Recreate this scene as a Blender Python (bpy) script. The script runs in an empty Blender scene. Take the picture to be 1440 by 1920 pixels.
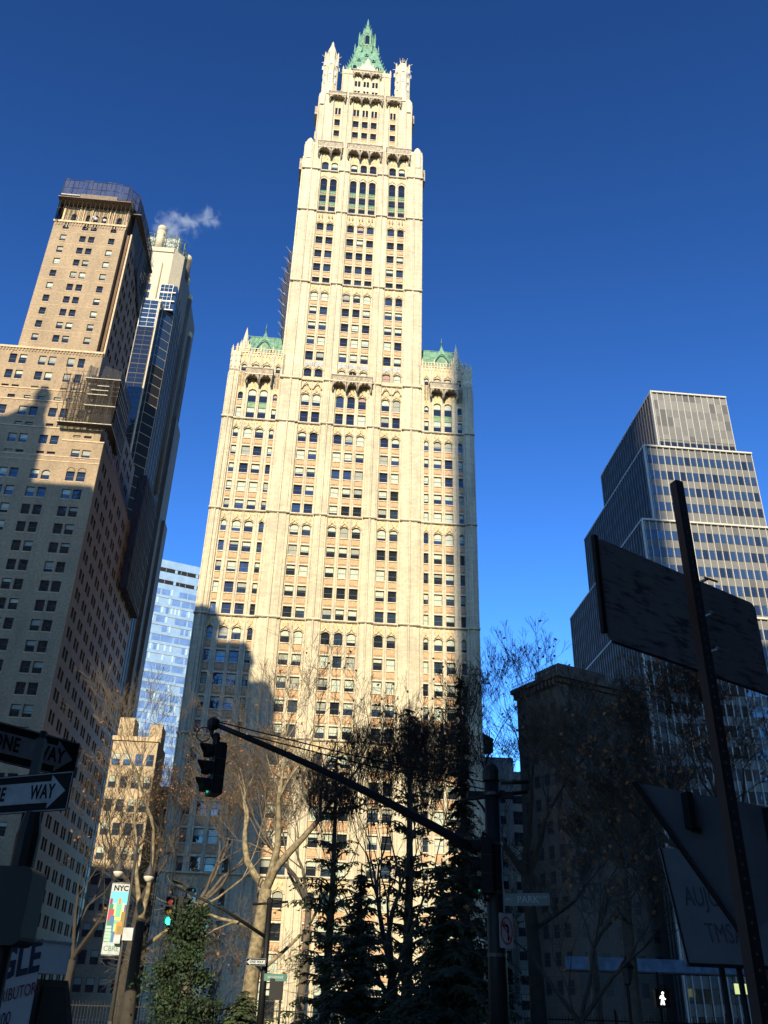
import bpy, bmesh, math, random
from mathutils import Vector, Matrix
random.seed(11)
R = math.radians
scene = bpy.context.scene
COL = scene.collection

# ------------------------------------------------------------------ camera
FPX, PITCH, ROLL, EYE = 1665.0, R(29.5), R(1.70), 1.6
_f = Vector((0, math.cos(PITCH), math.sin(PITCH)))
_x = Vector((1, 0, 0)); _u = _x.cross(_f)
_xr = math.cos(ROLL)*_x + math.sin(ROLL)*_u
_ur = -math.sin(ROLL)*_x + math.cos(ROLL)*_u
cam = bpy.data.cameras.new('camera')
camo = bpy.data.objects.new('camera', cam); COL.objects.link(camo)
camo.matrix_world = Matrix(((_xr.x, _ur.x, -_f.x, 0), (_xr.y, _ur.y, -_f.y, 0), (_xr.z, _ur.z, -_f.z, EYE), (0, 0, 0, 1)))
cam.sensor_fit = 'HORIZONTAL'; cam.sensor_width = 36.0; cam.lens = FPX/1440*36.0
cam.clip_start = 0.1; cam.clip_end = 4000
scene.camera = camo

# ------------------------------------------------------------------ light
TH = R(4.55)                                   # turn of the avenue's building line
SUN_AZ, SUN_EL = R(11.0), R(20.5)              # left of the facade normal, height
nx, ny = math.sin(TH), -math.cos(TH)           # facade normal towards the viewer
ex, ey = math.cos(TH), math.sin(TH)
sh = Vector((math.cos(SUN_AZ)*nx - math.sin(SUN_AZ)*ex, math.cos(SUN_AZ)*ny - math.sin(SUN_AZ)*ey, 0))
SUN = Vector((sh.x*math.cos(SUN_EL), sh.y*math.cos(SUN_EL), math.sin(SUN_EL)))
w = bpy.data.worlds.new('World'); scene.world = w; w.use_nodes = True
nt = w.node_tree; nt.nodes.clear()
sky = nt.nodes.new('ShaderNodeTexSky'); sky.sky_type = 'NISHITA'; sky.sun_disc = False
sky.sun_elevation = SUN_EL; sky.sun_rotation = math.atan2(SUN.x, SUN.y)
sky.air_density = 1.0; sky.dust_density = 0.0; sky.ozone_density = 6.0; sky.altitude = 0
gm = nt.nodes.new('ShaderNodeGamma'); gm.inputs['Gamma'].default_value = 1.75      # the phone's tone curve deepens the sky
hs = nt.nodes.new('ShaderNodeMix'); hs.data_type = 'RGBA'; hs.blend_type = 'MULTIPLY'; hs.inputs[0].default_value = 1; hs.inputs[7].default_value = (1.02, 0.97, 0.80, 1)
bg = nt.nodes.new('ShaderNodeBackground'); bg.inputs[1].default_value = 0.07
wo = nt.nodes.new('ShaderNodeOutputWorld')
nt.links.new(sky.outputs[0], gm.inputs[0]); nt.links.new(gm.outputs[0], hs.inputs[6]); nt.links.new(hs.outputs[2], bg.inputs[0]); nt.links.new(bg.outputs[0], wo.inputs[0])
sl = bpy.data.lights.new('sun', 'SUN'); sl.energy = 5.0; sl.angle = R(0.5); sl.color = (1.0, 0.865, 0.60)
so = bpy.data.objects.new('sun', sl); COL.objects.link(so)
so.rotation_euler = SUN.to_track_quat('Z', 'Y').to_euler(); so.location = SUN*300
scene.view_settings.view_transform = 'Standard'; scene.view_settings.look = 'None'
scene.view_settings.exposure = 0.72; scene.view_settings.gamma = 1.0
scene.render.engine = 'CYCLES'
scene.cycles.max_bounces = 5; scene.cycles.diffuse_bounces = 2; scene.cycles.glossy_bounces = 2; scene.cycles.transparent_max_bounces = 8

def ray(px, py):
    return (_f + _xr*((px-720)/FPX) - _ur*((py-960)/FPX)).normalized()
def at(px, py, Y):
    "point seen at photo pixel px, py at the forward distance Y metres"
    d = ray(px, py); return Vector((0, 0, EYE)) + d*(Y/d.y)

# ------------------------------------------------------------------ materials
def lin(c): return tuple(((v/12.92) if v <= 0.04045 else ((v+0.055)/1.055)**2.4) for v in c)
class NT:
    def __init__(s, name):
        s.m = bpy.data.materials.new(name); s.m.use_nodes = True; s.t = s.m.node_tree; s.p = s.t.nodes['Principled BSDF']
    def n(s, typ, **kw):
        nd = s.t.nodes.new(typ)
        for k, v in kw.items():
            if k.startswith('i_'):
                nd.inputs[k[2:].replace('_', ' ')].default_value = v
            else: setattr(nd, k, v)
        return nd
    def l(s, a, b): s.t.links.new(a, b)
def plain(name, col, rough=0.6, metal=0.0, spec=None, coat=0.0, var=0.0, vs=3.0, bump=0.0, emit=None, es=0.0):
    a = NT(name); p = a.p
    p.inputs['Base Color'].default_value = (*col, 1); p.inputs['Roughness'].default_value = rough; p.inputs['Metallic'].default_value = metal
    if spec is not None: p.inputs['Specular IOR Level'].default_value = spec
    if coat: p.inputs['Coat Weight'].default_value = coat; p.inputs['Coat Roughness'].default_value = 0.03
    if var or bump:
        tc = a.n('ShaderNodeTexCoord'); nz = a.n('ShaderNodeTexNoise'); nz.inputs['Scale'].default_value = vs; nz.inputs['Detail'].default_value = 6
        a.l(tc.outputs['Object'], nz.inputs['Vector'])
        if var:
            mr = a.n('ShaderNodeMapRange'); mr.inputs[1].default_value = 0.3; mr.inputs[2].default_value = 0.7
            mr.inputs[3].default_value = 1-var; mr.inputs[4].default_value = 1+var
            a.l(nz.outputs[0], mr.inputs[0])
            mx = a.n('ShaderNodeMix', data_type='RGBA', blend_type='MULTIPLY'); mx.inputs[0].default_value = 1
            mx.inputs[6].default_value = (*col, 1); a.l(mr.outputs[0], mx.inputs[7]); a.l(mx.outputs[2], p.inputs['Base Color'])
        if bump:
            b = a.n('ShaderNodeBump'); b.inputs['Strength'].default_value = bump; b.inputs['Distance'].default_value = 0.05
            a.l(nz.outputs[0], b.inputs['Height']); a.l(b.outputs[0], p.inputs['Normal'])
    if emit: p.inputs['Emission Color'].default_value = (*emit, 1); p.inputs['Emission Strength'].default_value = es
    return a.m
def masonry(name, c1, c2, cm, bw, bh, mortar=0.012, stain=0.25, sc=1.0, rough=0.75, zig=False, fine=0.0, streak=0.0):
    "coursed stone or brick laid on walls (runs along x+y, rises along z)"
    a = NT(name); tc = a.n('ShaderNodeTexCoord'); sp = a.n('ShaderNodeSeparateXYZ'); a.l(tc.outputs['Object'], sp.inputs[0])
    ad = a.n('ShaderNodeMath', operation='ADD'); a.l(sp.outputs[0], ad.inputs[0]); a.l(sp.outputs[1], ad.inputs[1])
    cb = a.n('ShaderNodeCombineXYZ'); a.l(ad.outputs[0], cb.inputs[0]); a.l(sp.outputs[2], cb.inputs[1])
    br = a.n('ShaderNodeTexBrick'); a.l(cb.outputs[0], br.inputs['Vector'])
    br.inputs['Color1'].default_value = (*c1, 1); br.inputs['Color2'].default_value = (*c2, 1); br.inputs['Mortar'].default_value = (*cm, 1)
    br.inputs['Scale'].default_value = sc; br.inputs['Mortar Size'].default_value = mortar; br.inputs['Brick Width'].default_value = bw; br.inputs['Row Height'].default_value = bh
    br.inputs['Bias'].default_value = -0.2
    nz = a.n('ShaderNodeTexNoise'); nz.inputs['Scale'].default_value = 0.16; nz.inputs['Detail'].default_value = 7; nz.inputs['Roughness'].default_value = 0.62
    mp = a.n('ShaderNodeMapping'); mp.inputs['Scale'].default_value = (1.6, 1.6, 0.55); a.l(tc.outputs['Object'], mp.inputs[0]); a.l(mp.outputs[0], nz.inputs['Vector'])
    mr = a.n('ShaderNodeMapRange'); mr.inputs[1].default_value = 0.32; mr.inputs[2].default_value = 0.66; mr.inputs[3].default_value = 1-stain; mr.inputs[4].default_value = 1.06
    a.l(nz.outputs[0], mr.inputs[0])
    n2 = a.n('ShaderNodeTexNoise'); n2.inputs['Scale'].default_value = 2.6; n2.inputs['Detail'].default_value = 5; a.l(tc.outputs['Object'], n2.inputs['Vector'])
    m2 = a.n('ShaderNodeMapRange'); m2.inputs[1].default_value = 0.35; m2.inputs[2].default_value = 0.65; m2.inputs[3].default_value = 1-0.12-fine; m2.inputs[4].default_value = 1.05
    a.l(n2.outputs[0], m2.inputs[0])
    ml = a.n('ShaderNodeMath', operation='MULTIPLY'); a.l(mr.outputs[0], ml.inputs[0]); a.l(m2.outputs[0], ml.inputs[1])
    if streak:
        n3 = a.n('ShaderNodeTexNoise'); n3.inputs['Scale'].default_value = 1.0; n3.inputs['Detail'].default_value = 5; n3.inputs['Roughness'].default_value = .6
        p3 = a.n('ShaderNodeMapping'); p3.inputs['Scale'].default_value = (2.2, 2.2, .09); a.l(tc.outputs['Object'], p3.inputs[0]); a.l(p3.outputs[0], n3.inputs['Vector'])
        m3 = a.n('ShaderNodeMapRange'); m3.inputs[1].default_value = .42; m3.inputs[2].default_value = .62; m3.inputs[3].default_value = 1-streak; m3.inputs[4].default_value = 1.04; a.l(n3.outputs[0], m3.inputs[0])
        k3 = a.n('ShaderNodeMath', operation='MULTIPLY'); a.l(ml.outputs[0], k3.inputs[0]); a.l(m3.outputs[0], k3.inputs[1]); ml = k3
    mx = a.n('ShaderNodeMix', data_type='RGBA', blend_type='MULTIPLY'); mx.inputs[0].default_value = 1
    a.l(br.outputs[0], mx.inputs[6]); a.l(ml.outputs[0], mx.inputs[7]); a.l(mx.outputs[2], a.p.inputs['Base Color'])
    a.p.inputs['Roughness'].default_value = rough
    b = a.n('ShaderNodeBump'); b.inputs['Strength'].default_value = 0.35; b.inputs['Distance'].default_value = 0.04
    a.l(n2.outputs[0], b.inputs['Height']); a.l(b.outputs[0], a.p.inputs['Normal'])
    return a.m
def glassm(name, col, rough=0.04, ior=1.7, wob=0.004, vs=0.6):
    a = NT(name); a.p.inputs['Base Color'].default_value = (*col, 1); a.p.inputs['Roughness'].default_value = rough; a.p.inputs['IOR'].default_value = ior
    tc = a.n('ShaderNodeTexCoord'); nz = a.n('ShaderNodeTexNoise'); nz.inputs['Scale'].default_value = vs; a.l(tc.outputs['Object'], nz.inputs['Vector'])
    b = a.n('ShaderNodeBump'); b.inputs['Strength'].default_value = 0.25; b.inputs['Distance'].default_value = wob*20
    a.l(nz.outputs[0], b.inputs['Height']); a.l(b.outputs[0], a.p.inputs['Normal'])
    return a.m
M = dict(
 stone=masonry('cream terracotta blocks', (.565, .49, .345), (.455, .40, .30), (.37, .32, .23), 1.15, 0.42, 0.010, 0.24, streak=.13),
 stone2=plain('carved cream terracotta', (.53, .45, .32), .75, var=.25, vs=1.8, bump=.6),
 tan=plain('ochre terracotta panel', (.43, .27, .15), .75, var=.28, vs=4.0, bump=.7),
 frieze=plain('ornate yellow terracotta', (.49, .375, .22), .75, var=.32, vs=3.2, bump=1.0),
 bluefr=plain('blue glazed frieze', (.31, .34, .39), .7, var=.3, vs=3.0, bump=.8),
 grey=plain('weathered grey canopy stone', (.30, .25, .19), .85, var=.35, vs=1.6, bump=.8),
 line=plain('dark ledge strip', (.24, .20, .15), .85, var=.3, vs=2.0),  # darker strip below each ledge and above each lintel
 copper=plain('verdigris copper', (.125, .245, .17), .8, var=.38, vs=1.1, bump=.5),
 copperd=plain('green spandrel panel', (.13, .20, .10), .6, var=.4, vs=3.0),
 glass=glassm('window glass', (.012, .016, .022)),
 glassb=glassm('bluish window glass', (.02, .035, .06), ior=2.0),
 frame=plain('brown window sash', (.045, .032, .024), .6),
 blind=plain('pale window blind', (.36, .40, .33), .7, coat=.6, var=.12),
 blind2=plain('dull window blind', (.24, .25, .21), .7, coat=.6, var=.1),
 blindr=plain('pinkish window blind', (.30, .19, .16), .7, coat=.5),
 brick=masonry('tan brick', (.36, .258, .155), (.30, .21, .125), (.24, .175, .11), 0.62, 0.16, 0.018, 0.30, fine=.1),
 brick2=masonry('shade darkened side brick', (.17, .088, .040), (.13, .066, .030), (.10, .06, .035), 0.62, 0.16, 0.018, 0.35, fine=.1),  # tan brick made darker: the flank's shade is put into its colour
 bstone=plain('tan stone trim', (.47, .34, .21), .75, var=.2, vs=1.5, bump=.4),
 pale=masonry('pale precast panel', (.48, .41, .30), (.45, .385, .28), (.36, .31, .23), 2.6, 1.5, 0.02, 0.15),
 black=plain('black painted steel', (.005, .005, .0055), .6, var=.2, spec=.25),
 dark=plain('dark weathered steel', (.03, .028, .027), .6, var=.3),
 white=plain('white frame', (.62, .62, .58), .5),
 galv=plain('galvanised steel', (.22, .23, .24), .5, metal=.6, var=.2, vs=20),
)

# ------------------------------------------------------------------ mesh helpers
class MB:
    def __init__(s, fr=None): s.v = []; s.f = []; s.mi = []; s.mats = []; s.fr = fr; s.sm = []
    def mat(s, m):
        if isinstance(m, str): m = M[m]
        if m not in s.mats: s.mats.append(m)
        return s.mats.index(m)
    def add(s, vs, fs, m, smooth=False):
        b = len(s.v); i = s.mat(m)
        if s.fr: vs = [s.fr(*v) for v in vs]
        s.v += [tuple(v) for v in vs]
        for f in fs: s.f.append(tuple(b+k for k in f)); s.mi.append(i); s.sm.append(smooth)
    def box(s, x0, x1, y0, y1, z0, z1, m, top=None):
        t = top or (0, 0, 0, 0)
        vs = [(x0, y0, z0), (x1, y0, z0), (x1, y1, z0), (x0, y1, z0), (x0+t[0], y0+t[2], z1), (x1-t[1], y0+t[2], z1), (x1-t[1], y1-t[3], z1), (x0+t[0], y1-t[3], z1)]
        s.add(vs, [(3, 2, 1, 0), (4, 5, 6, 7), (0, 1, 5, 4), (1, 2, 6, 5), (2, 3, 7, 6), (3, 0, 4, 7)], m)
    def poly(s, pts, y0, y1, m):
        "x-z outline (anticlockwise seen from the front) extruded from y0 to y1"
        n = len(pts); vs = [(x, y0, z) for x, z in pts] + [(x, y1, z) for x, z in pts]
        s.add(vs, [tuple(range(n)), tuple(range(2*n-1, n-1, -1))] + [(i, i+n, (i+1) % n+n, (i+1) % n) for i in range(n)], m)
    def tube(s, pts, rad, m, n=6, smooth=True, cap=True):
        "tube through pts; rad number or list"
        pts = [Vector(p) for p in pts]
        if not isinstance(rad, (list, tuple)): rad = [rad]*len(pts)
        vs = []; prev = None
        for i, p in enumerate(pts):
            d = (pts[min(i+1, len(pts)-1)] - pts[max(i-1, 0)])
            if d.length < 1e-9: d = Vector((0, 0, 1))
            d.normalize()
            a = prev if prev else (Vector((1, 0, 0)) if abs(d.x) < .9 else Vector((0, 1, 0)))
            a = (a - d*a.dot(d)).normalized(); b = d.cross(a); prev = a
            for k in range(n):
                t = 2*math.pi*k/n; vs.append(p + (a*math.cos(t) + b*math.sin(t))*rad[i])
        fs = []
        for i in range(len(pts)-1):
            for k in range(n): fs.append((i*n+k, i*n+(k+1) % n, (i+1)*n+(k+1) % n, (i+1)*n+k))
        if cap: fs.append(tuple(range(n-1, -1, -1))); fs.append(tuple((len(pts)-1)*n+k for k in range(n)))
        s.add(vs, fs, m, smooth)
    def prism(s, cx, cy, prof, m, n=8, rot=None, smooth=False):
        "lathe: prof = [(radius, z)...]"
        rot = math.pi/n if rot is None else rot
        vs = [(cx+r*math.cos(rot+2*math.pi*k/n), cy+r*math.sin(rot+2*math.pi*k/n), z) for r, z in prof for k in range(n)]
        fs = [(i*n+k, i*n+(k+1) % n, (i+1)*n+(k+1) % n, (i+1)*n+k) for i in range(len(prof)-1) for k in range(n)]
        fs.append(tuple(range(n-1, -1, -1))); fs.append(tuple((len(prof)-1)*n+k for k in range(n)))
        s.add(vs, fs, m, smooth)
    def build(s, name, parent=None, loc=None, label=None, stuff=False):
        me = bpy.data.meshes.new(name); me.from_pydata(s.v, [], s.f)
        for m in s.mats: me.materials.append(m)
        me.polygons.foreach_set('material_index', s.mi); me.polygons.foreach_set('use_smooth', s.sm)
        me.update(); o = bpy.data.objects.new(name, me); COL.objects.link(o)
        if parent: o.parent = parent
        if loc is not None: o.location = loc
        if label: o['label'] = label
        if stuff: o['kind'] = 'stuff'
        return o
def root(name, label, cat, loc=(0, 0, 0), rz=0.0, group=None):
    o = bpy.data.objects.new(name, None); COL.objects.link(o); o.location = loc; o.rotation_euler = (0, 0, rz); o.empty_display_size = .5
    return tag(o, label, cat, group)
def tag(o, label, cat, group=None):
    o['label'] = label; o['category'] = cat
    if group: o['group'] = group
    return o
def struct(o): o['kind'] = 'structure'; return o
def copy_tree(o, parent=None):
    c = o.copy(); COL.objects.link(c); c.parent = parent
    for ch in list(o.children): copy_tree(ch, c)
    return c
def text_mesh(txt, size, ext=0.004, shear=0.0, sx=1.0, bold=0.0, spacing=1.0, align='CENTER'):
    cu = bpy.data.curves.new('lettering', 'FONT'); cu.body = txt; cu.size = size; cu.extrude = ext; cu.shear = shear; cu.offset = bold
    cu.align_x = align; cu.align_y = 'CENTER'; cu.space_character = spacing; cu.resolution_u = 3
    o = bpy.data.objects.new('lettering', cu); COL.objects.link(o)
    bpy.context.view_layer.update()
    me = bpy.data.meshes.new_from_object(o.evaluated_get(bpy.context.evaluated_depsgraph_get()))
    bpy.data.objects.remove(o)
    # lay it in the x-z plane facing -y
    me.transform(Matrix.Rotation(math.pi/2, 4, 'X') @ Matrix.Scale(sx, 4, (1, 0, 0)))
    return me
def put_text(txt, size, mat, parent, loc, rot=0.0, name='lettering', **kw):
    me = text_mesh(txt, size, **kw); me.materials.clear(); me.materials.append(M[mat] if isinstance(mat, str) else mat)
    for p in me.polygons: p.material_index = 0
    o = bpy.data.objects.new(name, me); COL.objects.link(o); o.parent = parent; o.location = loc; o.rotation_euler = (0, rot, 0)
    return o

# local frames of a building's faces: front, right side at u0, left side at u0
FRONT = None
def right_side(u0): return lambda s, d, z: (u0-d, s, z)
def left_side(u0): return lambda s, d, z: (u0+d, s, z)

# ------------------------------------------------------------------ windows
def arch_pts(u0, u1, z0, z1, rise, n=8):
    "outline of an opening with a rounded head"
    c = (u0+u1)/2; hw = (u1-u0)/2
    pts = [(u0, z0), (u1, z0)]
    for k in range(n+1):
        t = math.pi*k/n; pts.append((c+hw*math.cos(t), z1-rise+rise*math.sin(t)))
    return pts
def window(mb, u0, u1, z0, z1, d, arch=0.0, blind=None, bm='blind', glass='glass', fm='frame', ft=.07, mid=True, mull=0, sill=None):
    if sill: mb.box(u0-.08, u1+.08, d-.34, d-.08, z0-.16, z0-.01, sill)
    if arch:
        mb.poly(arch_pts(u0, u1, z0, z1, arch), d, d+.05, fm)
        mb.poly(arch_pts(u0+ft, u1-ft, z0+ft, z1-ft, arch*.9), d-.012, d, glass)
    else:
        mb.box(u0, u1, d, d+.05, z0, z1, fm)
        mb.box(u0+ft, u1-ft, d-.012, d, z0+ft, z1-ft, glass)
    h = z1-z0
    if blind:
        zb = z1-ft-(h-2*ft)*blind
        if arch and zb < z1-arch:
            mb.poly(arch_pts(u0+ft*1.2, u1-ft*1.2, zb, z1-ft*1.2, arch*.88), d-.022, d-.012, bm)
        elif not arch: mb.box(u0+ft*1.2, u1-ft*1.2, d-.022, d-.012, zb, z1-ft*1.1, bm)
    if mid: mb.box(u0+ft, u1-ft, d-.05, d-.022, z0+h*.5-.035, z0+h*.5+.035, fm)
    for k in range(mull):
        x = u0+(u1-u0)*(k+1)/(mull+1); mb.box(x-.03, x+.03, d-.05, d-.022, z0, z1, fm)
def rblind():
    r = random.random()
    if r < .30: return None
    if r < .62: return random.uniform(.25, .5)
    if r < .85: return random.uniform(.5, .75)
    return 1.0
class Wins:
    "collects one building's windows; the largest-looking hundred become parts, the rest one part"
    def __init__(s, name='window'): s.items = []; s.name = name
    def add(s, pri, fr, *a, **k): s.items.append((pri, fr, a, k))
    def emit(s, parent, limit=100):
        s.items.sort(key=lambda t: -t[0]); rest = MB()
        for i, (p, fr, a, k) in enumerate(s.items):
            if i < limit:
                m = MB(fr); window(m, *a, **k); m.build(s.name, parent)
            else:
                rest.fr = fr; window(rest, *a, **k)
        if len(s.items) > limit: rest.fr = None; rest.build(s.name+'s', parent, stuff=True)
def arch_fill(mb, u0, u1, z1, ztop, rise, d0, d1, m, n=8):
    "wall between an arched head and the level ztop above it"
    c = (u0+u1)/2; hw = (u1-u0)/2; sp = z1-rise
    for k in range(n):
        t0 = math.pi*k/n; t1 = math.pi*(k+1)/n
        a = (c+hw*math.cos(t0), sp+rise*math.sin(t0)); b = (c+hw*math.cos(t1), sp+rise*math.sin(t1))
        mb.poly([b, a, (a[0], ztop), (b[0], ztop)], d0, d1, m)

O2 = Vector((0, 136, 0)); EV = Vector((ex, ey, 0)); NV = Vector((-math.sin(TH), math.cos(TH), 0))
UF = -136*math.sin(TH)                       # u of the viewer's foot on the avenue line
def on_line(u, d, z=0): return O2 + EV*u + NV*d + Vector((0, 0, z))
def back(d):
    "frame for a storey set back by d: the measured u, z are read on the building line"
    k = 1+d/136.0
    return lambda u, dd, z: (UF+(u-UF)*k+7, d+dd, EYE+(z-EYE)*k)

# ================================================================== gothic tower
def gothic_tower():
    rt = root('gothic_skyscraper', 'very tall cream stone gothic skyscraper with green copper spire rising behind the park trees', 'skyscraper', on_line(-7, 0), TH)
    fr = lambda u, d, z: (u+7, d, z)
    W = Wins(); st = MB(fr); mu = MB(fr); sp = MB(fr); frz = MB(fr); led = MB(fr); can = MB(fr); gsp = MB(fr)
    wl = [(-28.0, -27.05), (-26.1, -24.6), (-24.0, -22.5), (-21.5, -20.65)]
    wr = [(7.08, 7.93), (8.85, 10.3), (10.9, 12.35), (13.42, 14.27)]
    bl = [(-16.2, -14.7), (-14.1, -12.6)]; bc = [(-9.68, -8.2), (-7.55, -6.1), (-5.47, -3.98)]; br_ = [(-1.05, .45), (1.05, 2.5)]
    # piers: u0, u1, top
    piers = [(-30.2, -28.35, 107.5), (-20.35, -16.5, 173.5), (-12.3, -9.95, 173.5), (-3.72, -1.3, 173.5), (2.78, 6.35, 173.5), (14.6, 16.35, 107.5)]
    st.box(-20.35, -20.1, .55, 4, 107.5, 172, 'stone')
    for (a, b, t) in piers:
        st.box(a, b, -.12, .9, 0, t, 'stone')
        c = (a+b)/2; wd = b-a
        # flanking strips and the shaft that runs up each pier
        st.box(a+.12*wd, b-.12*wd, -.30, -.12, 0, t-1.2, 'stone')
        st.tube([(c, -.33, 0), (c, -.33, t-.8)], .20, 'stone', 6, False)
        for q in (a+.02, b-.02): st.tube([(q, -.08, 0), (q, -.08, t-1)], .15, 'stone', 5, False)
    # inner strips beside wings
    st.box(-20.65, -20.35, .05, .9, 0, 107.5, 'stone'); st.box(6.35, 7.05, -.02, .9, 0, 107.5, 'stone')
    def bay(cols, a, b, z0, z1, allw=True):
        "mullions and sill walls between windows over the whole height, a..b is the bay"
        edges = [a] + [x for c in cols for x in c] + [b]
        for i in range(0, len(edges), 2):
            u0, u1 = edges[i], edges[i+1]
            if u1-u0 < .02: continue
            d0 = .10 if (0 < i < len(edges)-2) else .16
            mu.box(u0, u1, d0, .9, z0, z1, 'stone')
            if 0 < i < len(edges)-2:
                c = (u0+u1)/2; mu.tube([(c, d0-.02, z0), (c, d0-.02, z1)], .11, 'stone', 5, False)
    def hood(u0, u1, z, m='stone2', d0=-.02):
        "small ogee hood over an arched window"
        c = (u0+u1)/2; hw = (u1-u0)/2+.10
        pts = []
        for k in range(9):
            t = math.pi*k/8; x = hw*math.cos(t); zz = z-.55+.62*math.sin(t)**.8
            if k == 4: zz += .42
            pts.append((c+x, d0, zz))
        frz.tube(pts, .075, m, 4, False)
    def ledge(z, segs, h=.26):
        led = MB(fr)
        for a, b, dd in segs:
            led.box(a, b, -dd-.24, .1, z-.10, z+.10, 'stone2'); led.box(a, b, -dd-.16, .1, z-.24, z-.10, 'line')
        led.build('ledge', rt)
    segsT = [(-20.55, -16.5, .36), (-16.5, -12.3, -.02), (-12.3, -9.95, .36), (-9.95, -3.72, -.02), (-3.72, -1.3, .36), (-1.3, 2.78, -.02), (2.78, 6.5, .36)]
    segsW = [(-30.4, -28.35, .36), (-28.35, -20.55, -.02)] + segsT + [(6.5, 14.6, -.02), (14.6, 16.5, .36)]
    def rows(cols, zs, archtop, frieze_to, pri=0, spm='tan', hoods=True, blinds=True):
        "zs = list of (z0, z1) from the bottom; the last is arched if archtop"
        for (u0, u1) in cols:
            for i, (z0, z1) in enumerate(zs):
                last = archtop and i == len(zs)-1
                bm = random.choice(['blind', 'blind', 'blind', 'blind2']); 
                if random.random() < .03: bm = 'blindr'
                r = rblind() if blinds else (random.uniform(.3, .6) if random.random() < .12 else None)
                W.add(pri(z0) if callable(pri) else pri, fr, u0, u1, z0, z1, .48, (.55 if last else 0), r, bm, random.choice(['glass', 'glass', 'glassb']))
                if not last:
                    zn = zs[i+1][0] if i+1 < len(zs) else frieze_to
                    if zn > z1+.02:
                        sp.box(u0, u1, .26, .9, z1+.0, zn, spm)
                        sp.box(u0, u1, .10, .26, z1+.02, z1+.30, 'stone2')          # lintel
                        sp.box(u0+.1, u1-.1, .17, .26, z1+.62, zn-.28, spm)      # raised panel
                        sp.box(u0, u1, .12, .26, zn-.16, zn, 'stone2')           # sill
                        sp.box(u0+.04, u1-.04, .14, .2, z1+.36, z1+.44, 'line')
                else:
                    arch_fill(frz, u0, u1, z1, z1+.12, .55, .12, .9, 'frieze')
                    if hoods: hood(u0, u1, z1+.12)
        if archtop:
            a = cols[0][0]-.1; b = cols[-1][1]+.1; zt = zs[-1][1]+.12
            frz.box(a, b, .14, .9, zt, frieze_to, 'frieze')
            for k in range(int((b-a)/.75)):          # pendant ribs of the ornate band
                x = a+.35+k*.75
                if x+.2 < b: frz.tube([(x, .12, zt+.45), (x+.16, .04, zt+.95), (x+.32, .12, zt+.5)], .06, 'stone2', 4, False); frz.box(x+.12, x+.2, .06, .14, zt+.9, frieze_to-.15, 'stone2')
    lowpri = lambda z: 1000-z if 23 < z else 300-z
    groups = [(-1.3, 18.3), (18.3, 37.9), (37.9, 57.45), (57.45, 77.05), (77.05, 96.3)]
    allbays = [(wl, -28.35, -20.65), (bl, -16.5, -12.3), (bc, -9.95, -3.72), (br_, -1.3, 2.78), (wr, 7.05, 14.6)]
    for (a, b) in groups:
        p = (b-a)/19.6
        zs = [(a+.2*p+3.81*p*k, a+.2*p+3.81*p*k+1.95) for k in range(4)] + [(a+15.45*p, a+17.65*p)]
        if a < 0: zs = [(.6, 5.0), (6.2, 8.4), (10.0, 12.2), (14.15, 16.35)]
        for cols, c0, c1 in allbays:
            bay(cols, c0, c1, max(a, 0), b); rows(cols, zs, True, b, lowpri)
        ledge(b, segsW)
    # storeys 96.3 - 107.5
    for cols, c0, c1 in allbays: bay(cols, c0, c1, 96.3, 107.4)
    for cols in (bl, bc, br_): rows(cols, [(96.8, 99.0), (100.35, 103.15)], True, 107.2, 10)
    for cols in (wl, wr):
        for i in (0, 3): rows([cols[i]], [(96.9, 98.9), (100.8, 102.4)], True, 107.2, 10, hoods=False)
        for i in (1, 2):
            u0, u1 = cols[i]
            W.add(10, fr, u0, u1, 96.85, 99.1, .5, 0, random.uniform(.3, .6)); W.add(10, fr, u0, u1, 100.4, 103.2, .5, .6, .45)
            gsp = MB(fr); gsp.box(u0, u1, .44, .9, 99.1, 100.4, 'copperd'); gsp.box(u0, u1, .38, .44, 99.1, 99.3, 'copper'); gsp.box(u0, u1, .38, .44, 100.2, 100.38, 'copper'); gsp.build('copper_panel', rt)
            arch_fill(frz, u0, u1, 103.2, 103.6, .6, .15, .9, 'frieze')
        frz.box(cols[0][0]-.1, cols[3][1]+.1, .14, .9, 103.6, 107.3, 'frieze')
    ledge(106.25, [s for s in segsT if not (s[0] == -9.95)])
    # canopies: projecting balconies on pointed arches
    def canopy(cols, a, b, zb, zt, pr, frx=None):
        can.fr = frx or fr
        zm = zb+(zt-zb)*.48
        can.box(a, b, -pr, .1, zm+.35, zt, 'grey'); can.box(a-.12, b+.12, -pr-.12, .1, zt-.12, zt+.12, 'grey')
        can.box(a-.06, b+.06, -pr-.08, -pr, zm+.30, zm+.5, 'stone2')
        k = max(2, int((b-a)/.85))
        for i in range(k):                                    # zig-zag tracery on the parapet
            x0 = a+(b-a)*i/k; x1 = a+(b-a)*(i+1)/k; xm = (x0+x1)/2
            can.tube([(x0, -pr-.03, zm+.7), (xm, -pr-.03, zt-.4), (x1, -pr-.03, zm+.7)], .06, 'stone2', 4, False)
            can.prism(xm, -pr, [(.09, zt+.1), (.07, zt+.3), (.0, zt+.75)], 'stone2', 4)
        mids = [a] + [(cols[i][1]+cols[i+1][0])/2 for i in range(len(cols)-1)] + [b]
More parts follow.
